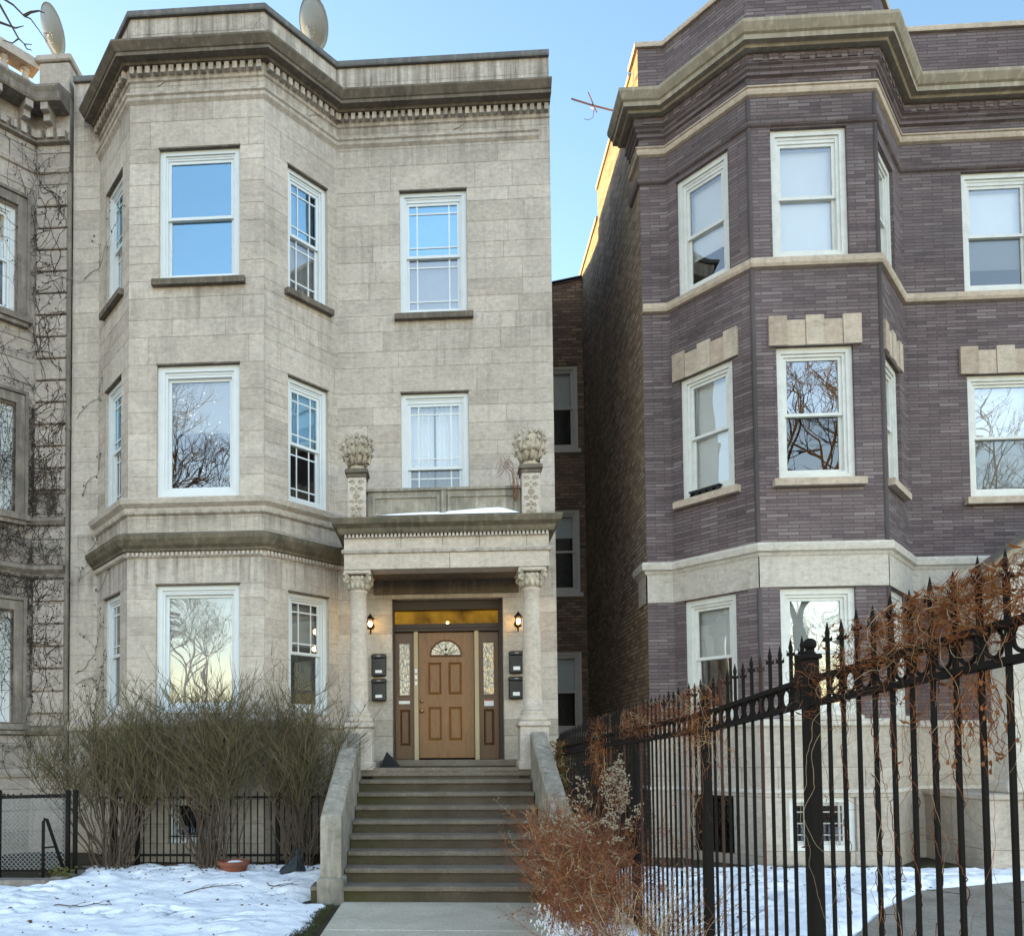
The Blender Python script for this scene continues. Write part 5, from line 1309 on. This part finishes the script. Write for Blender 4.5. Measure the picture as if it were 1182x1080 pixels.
# ================================================================== TREES (the near one reaches into the top left corner)
def tree(label,base,H,seed,limbs=(),r0=.22,depth=5,grp=None,spread=.55):
    rn=random.Random(seed); m=MB(); bx,by=base
    tr=[Vector((bx+.1*math.sin(k),by+.08*math.cos(k*1.3),-.1+H*.34*k/6)) for k in range(7)]
    t_=thing('bare_tree',label,'tree',(bx,by,0),grp)
    m.tube(tr,r0,r0*.75,10); m.build('trunk','bark',t_,smooth=True)
    m=MB()
    def grow(p,d,l,r,k):
        pts=[p]
        for i in range(5): d=(d+Vector((rn.gauss(0,.16),rn.gauss(0,.16),rn.gauss(.04,.10)))).normalized(); pts.append(pts[-1]+d*l/5)
        m.tube(pts,r,r*.62,5 if k>2 else 3)
        if k<=0: return
        for _ in range(3 if k>1 else 4):
            q=pts[rn.choice((3,4,5,5))]; d2=(d+Vector((rn.gauss(0,spread),rn.gauss(0,spread),rn.gauss(.05,spread*.6)))).normalized(); grow(q,d2,l*rn.uniform(.6,.8),r*.58,k-1)
    for k in range(4): a=PI/2*k+rn.uniform(-.4,.4); grow(tr[-1],Vector((math.cos(a)*.7,math.sin(a)*.7,1)).normalized(),H*.24,r0*.6,depth)
    for L in limbs:
        pts=[Vector(p) for p in L]; m.tube(pts,.02 if len(L)>3 else .01,.004,5)
    m.build('crown','bark',t_)
    return t_
limb1=[(-9.0,-4.6,4.5),(-7.5,-4.3,7.8),(-6.2,-4.1,9.8),(-5.45,-4,10.62),(-5.09,-4,10.55),(-4.93,-4,10.44),(-4.80,-4,10.30),(-4.72,-4,10.26),(-4.62,-4,10.12),(-4.52,-4,9.97)]
limb2=[(-5.5,-4,10.66),(-5.17,-4,10.50),(-5.09,-4,10.45),(-4.98,-4,10.25),(-4.86,-4,10.03),(-4.79,-4,9.96),(-4.70,-4,9.95)]
tree('leafless tree just off the left edge whose twigs reach into the top left corner',(-9.2,-4.8),8.5,91,[limb1,limb2,[(-4.80,-4,10.30),(-4.72,-4,10.34),(-4.62,-4,10.35),(-4.55,-4,10.32)],[(-5.3,-4,10.35),(-5.09,-4,10.24),(-4.9,-4,10.16),(-4.8,-4,10.18)],[(-4.86,-4,10.03),(-4.93,-4,9.98),(-5.05,-4,10.02)],[(-4.79,-4,9.96),(-4.76,-4,9.9),(-4.7,-4,9.88)],[(-5.3,-4,10.5),(-5.0,-4,10.53),(-4.85,-4,10.50)]],r0=.16,depth=3)
GT='leafless street trees behind the viewer, seen mirrored in the windows'
tree('leafless street tree mirrored in the windows of the greystone bay',(-15.0,-31),22,92,(),.34,6,GT)
tree('leafless street tree mirrored in the windows of the brick bay',(17,-29),22,93,(),.34,6,GT)
tree('smaller leafless tree farther off, mirrored in the lowest greystone window',(-18.5,-48),14,95,(),.2,6,GT,.5)
tree('smaller leafless tree farther off, mirrored in the lowest brick bay window',(26,-48),14,96,(),.2,6,GT,.5)
tree('leafless street tree mirrored in the right edge windows',(27,-33),21,94,(),.25,5,GT)

# ================================================================== SKY, SUN, CAMERA
SKY_BACK=(1.95,1.68,1.62); SKY_FRONT=(.72,.80,.86)   # added tint: sky brighter and warmer behind the viewer to light shaded fronts, dimmer ahead
SUNEL=R(6.0); SUNROT=math.atan2(-.6,.8)
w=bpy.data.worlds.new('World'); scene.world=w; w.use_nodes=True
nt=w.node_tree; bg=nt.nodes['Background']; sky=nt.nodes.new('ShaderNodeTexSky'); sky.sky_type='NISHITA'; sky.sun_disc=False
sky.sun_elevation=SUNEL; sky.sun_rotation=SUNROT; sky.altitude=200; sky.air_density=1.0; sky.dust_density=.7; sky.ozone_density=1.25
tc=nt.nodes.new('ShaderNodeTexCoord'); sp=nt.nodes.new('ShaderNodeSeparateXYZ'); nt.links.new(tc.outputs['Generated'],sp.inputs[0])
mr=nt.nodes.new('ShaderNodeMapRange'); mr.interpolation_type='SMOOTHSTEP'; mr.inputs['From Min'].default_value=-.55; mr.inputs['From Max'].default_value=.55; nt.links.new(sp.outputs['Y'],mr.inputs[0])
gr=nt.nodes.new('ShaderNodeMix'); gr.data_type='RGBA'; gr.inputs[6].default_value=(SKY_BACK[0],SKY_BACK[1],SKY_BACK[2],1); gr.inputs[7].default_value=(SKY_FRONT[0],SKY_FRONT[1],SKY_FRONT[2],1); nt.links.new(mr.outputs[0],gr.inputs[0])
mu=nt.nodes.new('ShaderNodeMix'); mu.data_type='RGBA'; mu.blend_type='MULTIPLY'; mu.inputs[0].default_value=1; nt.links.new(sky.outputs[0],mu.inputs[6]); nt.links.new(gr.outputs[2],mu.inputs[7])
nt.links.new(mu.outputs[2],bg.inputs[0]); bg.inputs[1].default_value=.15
sl=bpy.data.lights.new('sun','SUN'); sl.energy=4.5; sl.angle=R(.5); sl.color=(1,.70,.30)
so=bpy.data.objects.new('sun',sl); col.objects.link(so)
sd=Vector((math.sin(SUNROT)*math.cos(SUNEL),math.cos(SUNROT)*math.cos(SUNEL),math.sin(SUNEL)))
so.rotation_euler=sd.to_track_quat('Z','Y').to_euler(); so.location=(0,0,30)
cd=bpy.data.cameras.new('camera'); cam=bpy.data.objects.new('camera',cd); col.objects.link(cam)
rt=Vector((0.99817275,0.06004785,-0.00673874)); up=Vector((0.00901907,-0.03778537,0.99924518)); fw_=Vector((-0.05974789,0.99748009,0.0382578))
mt=Matrix(((rt.x,up.x,-fw_.x,0),(rt.y,up.y,-fw_.y,-13.0),(rt.z,up.z,-fw_.z,1.72),(0,0,0,1))); cam.matrix_world=mt
cd.sensor_fit='HORIZONTAL'; cd.sensor_width=36; cd.lens=36*950/1182; cd.shift_x=(591-454.28)/1182; cd.shift_y=(829.72-540)/1182
cd.clip_start=.05; cd.clip_end=3000
scene.camera=cam
scene.render.resolution_x=1024; scene.render.resolution_y=935
vs=scene.view_settings; vs.view_transform='Standard'; vs.look='None'; vs.gamma=1; vs.use_curve_mapping=False; vs.exposure=2.4
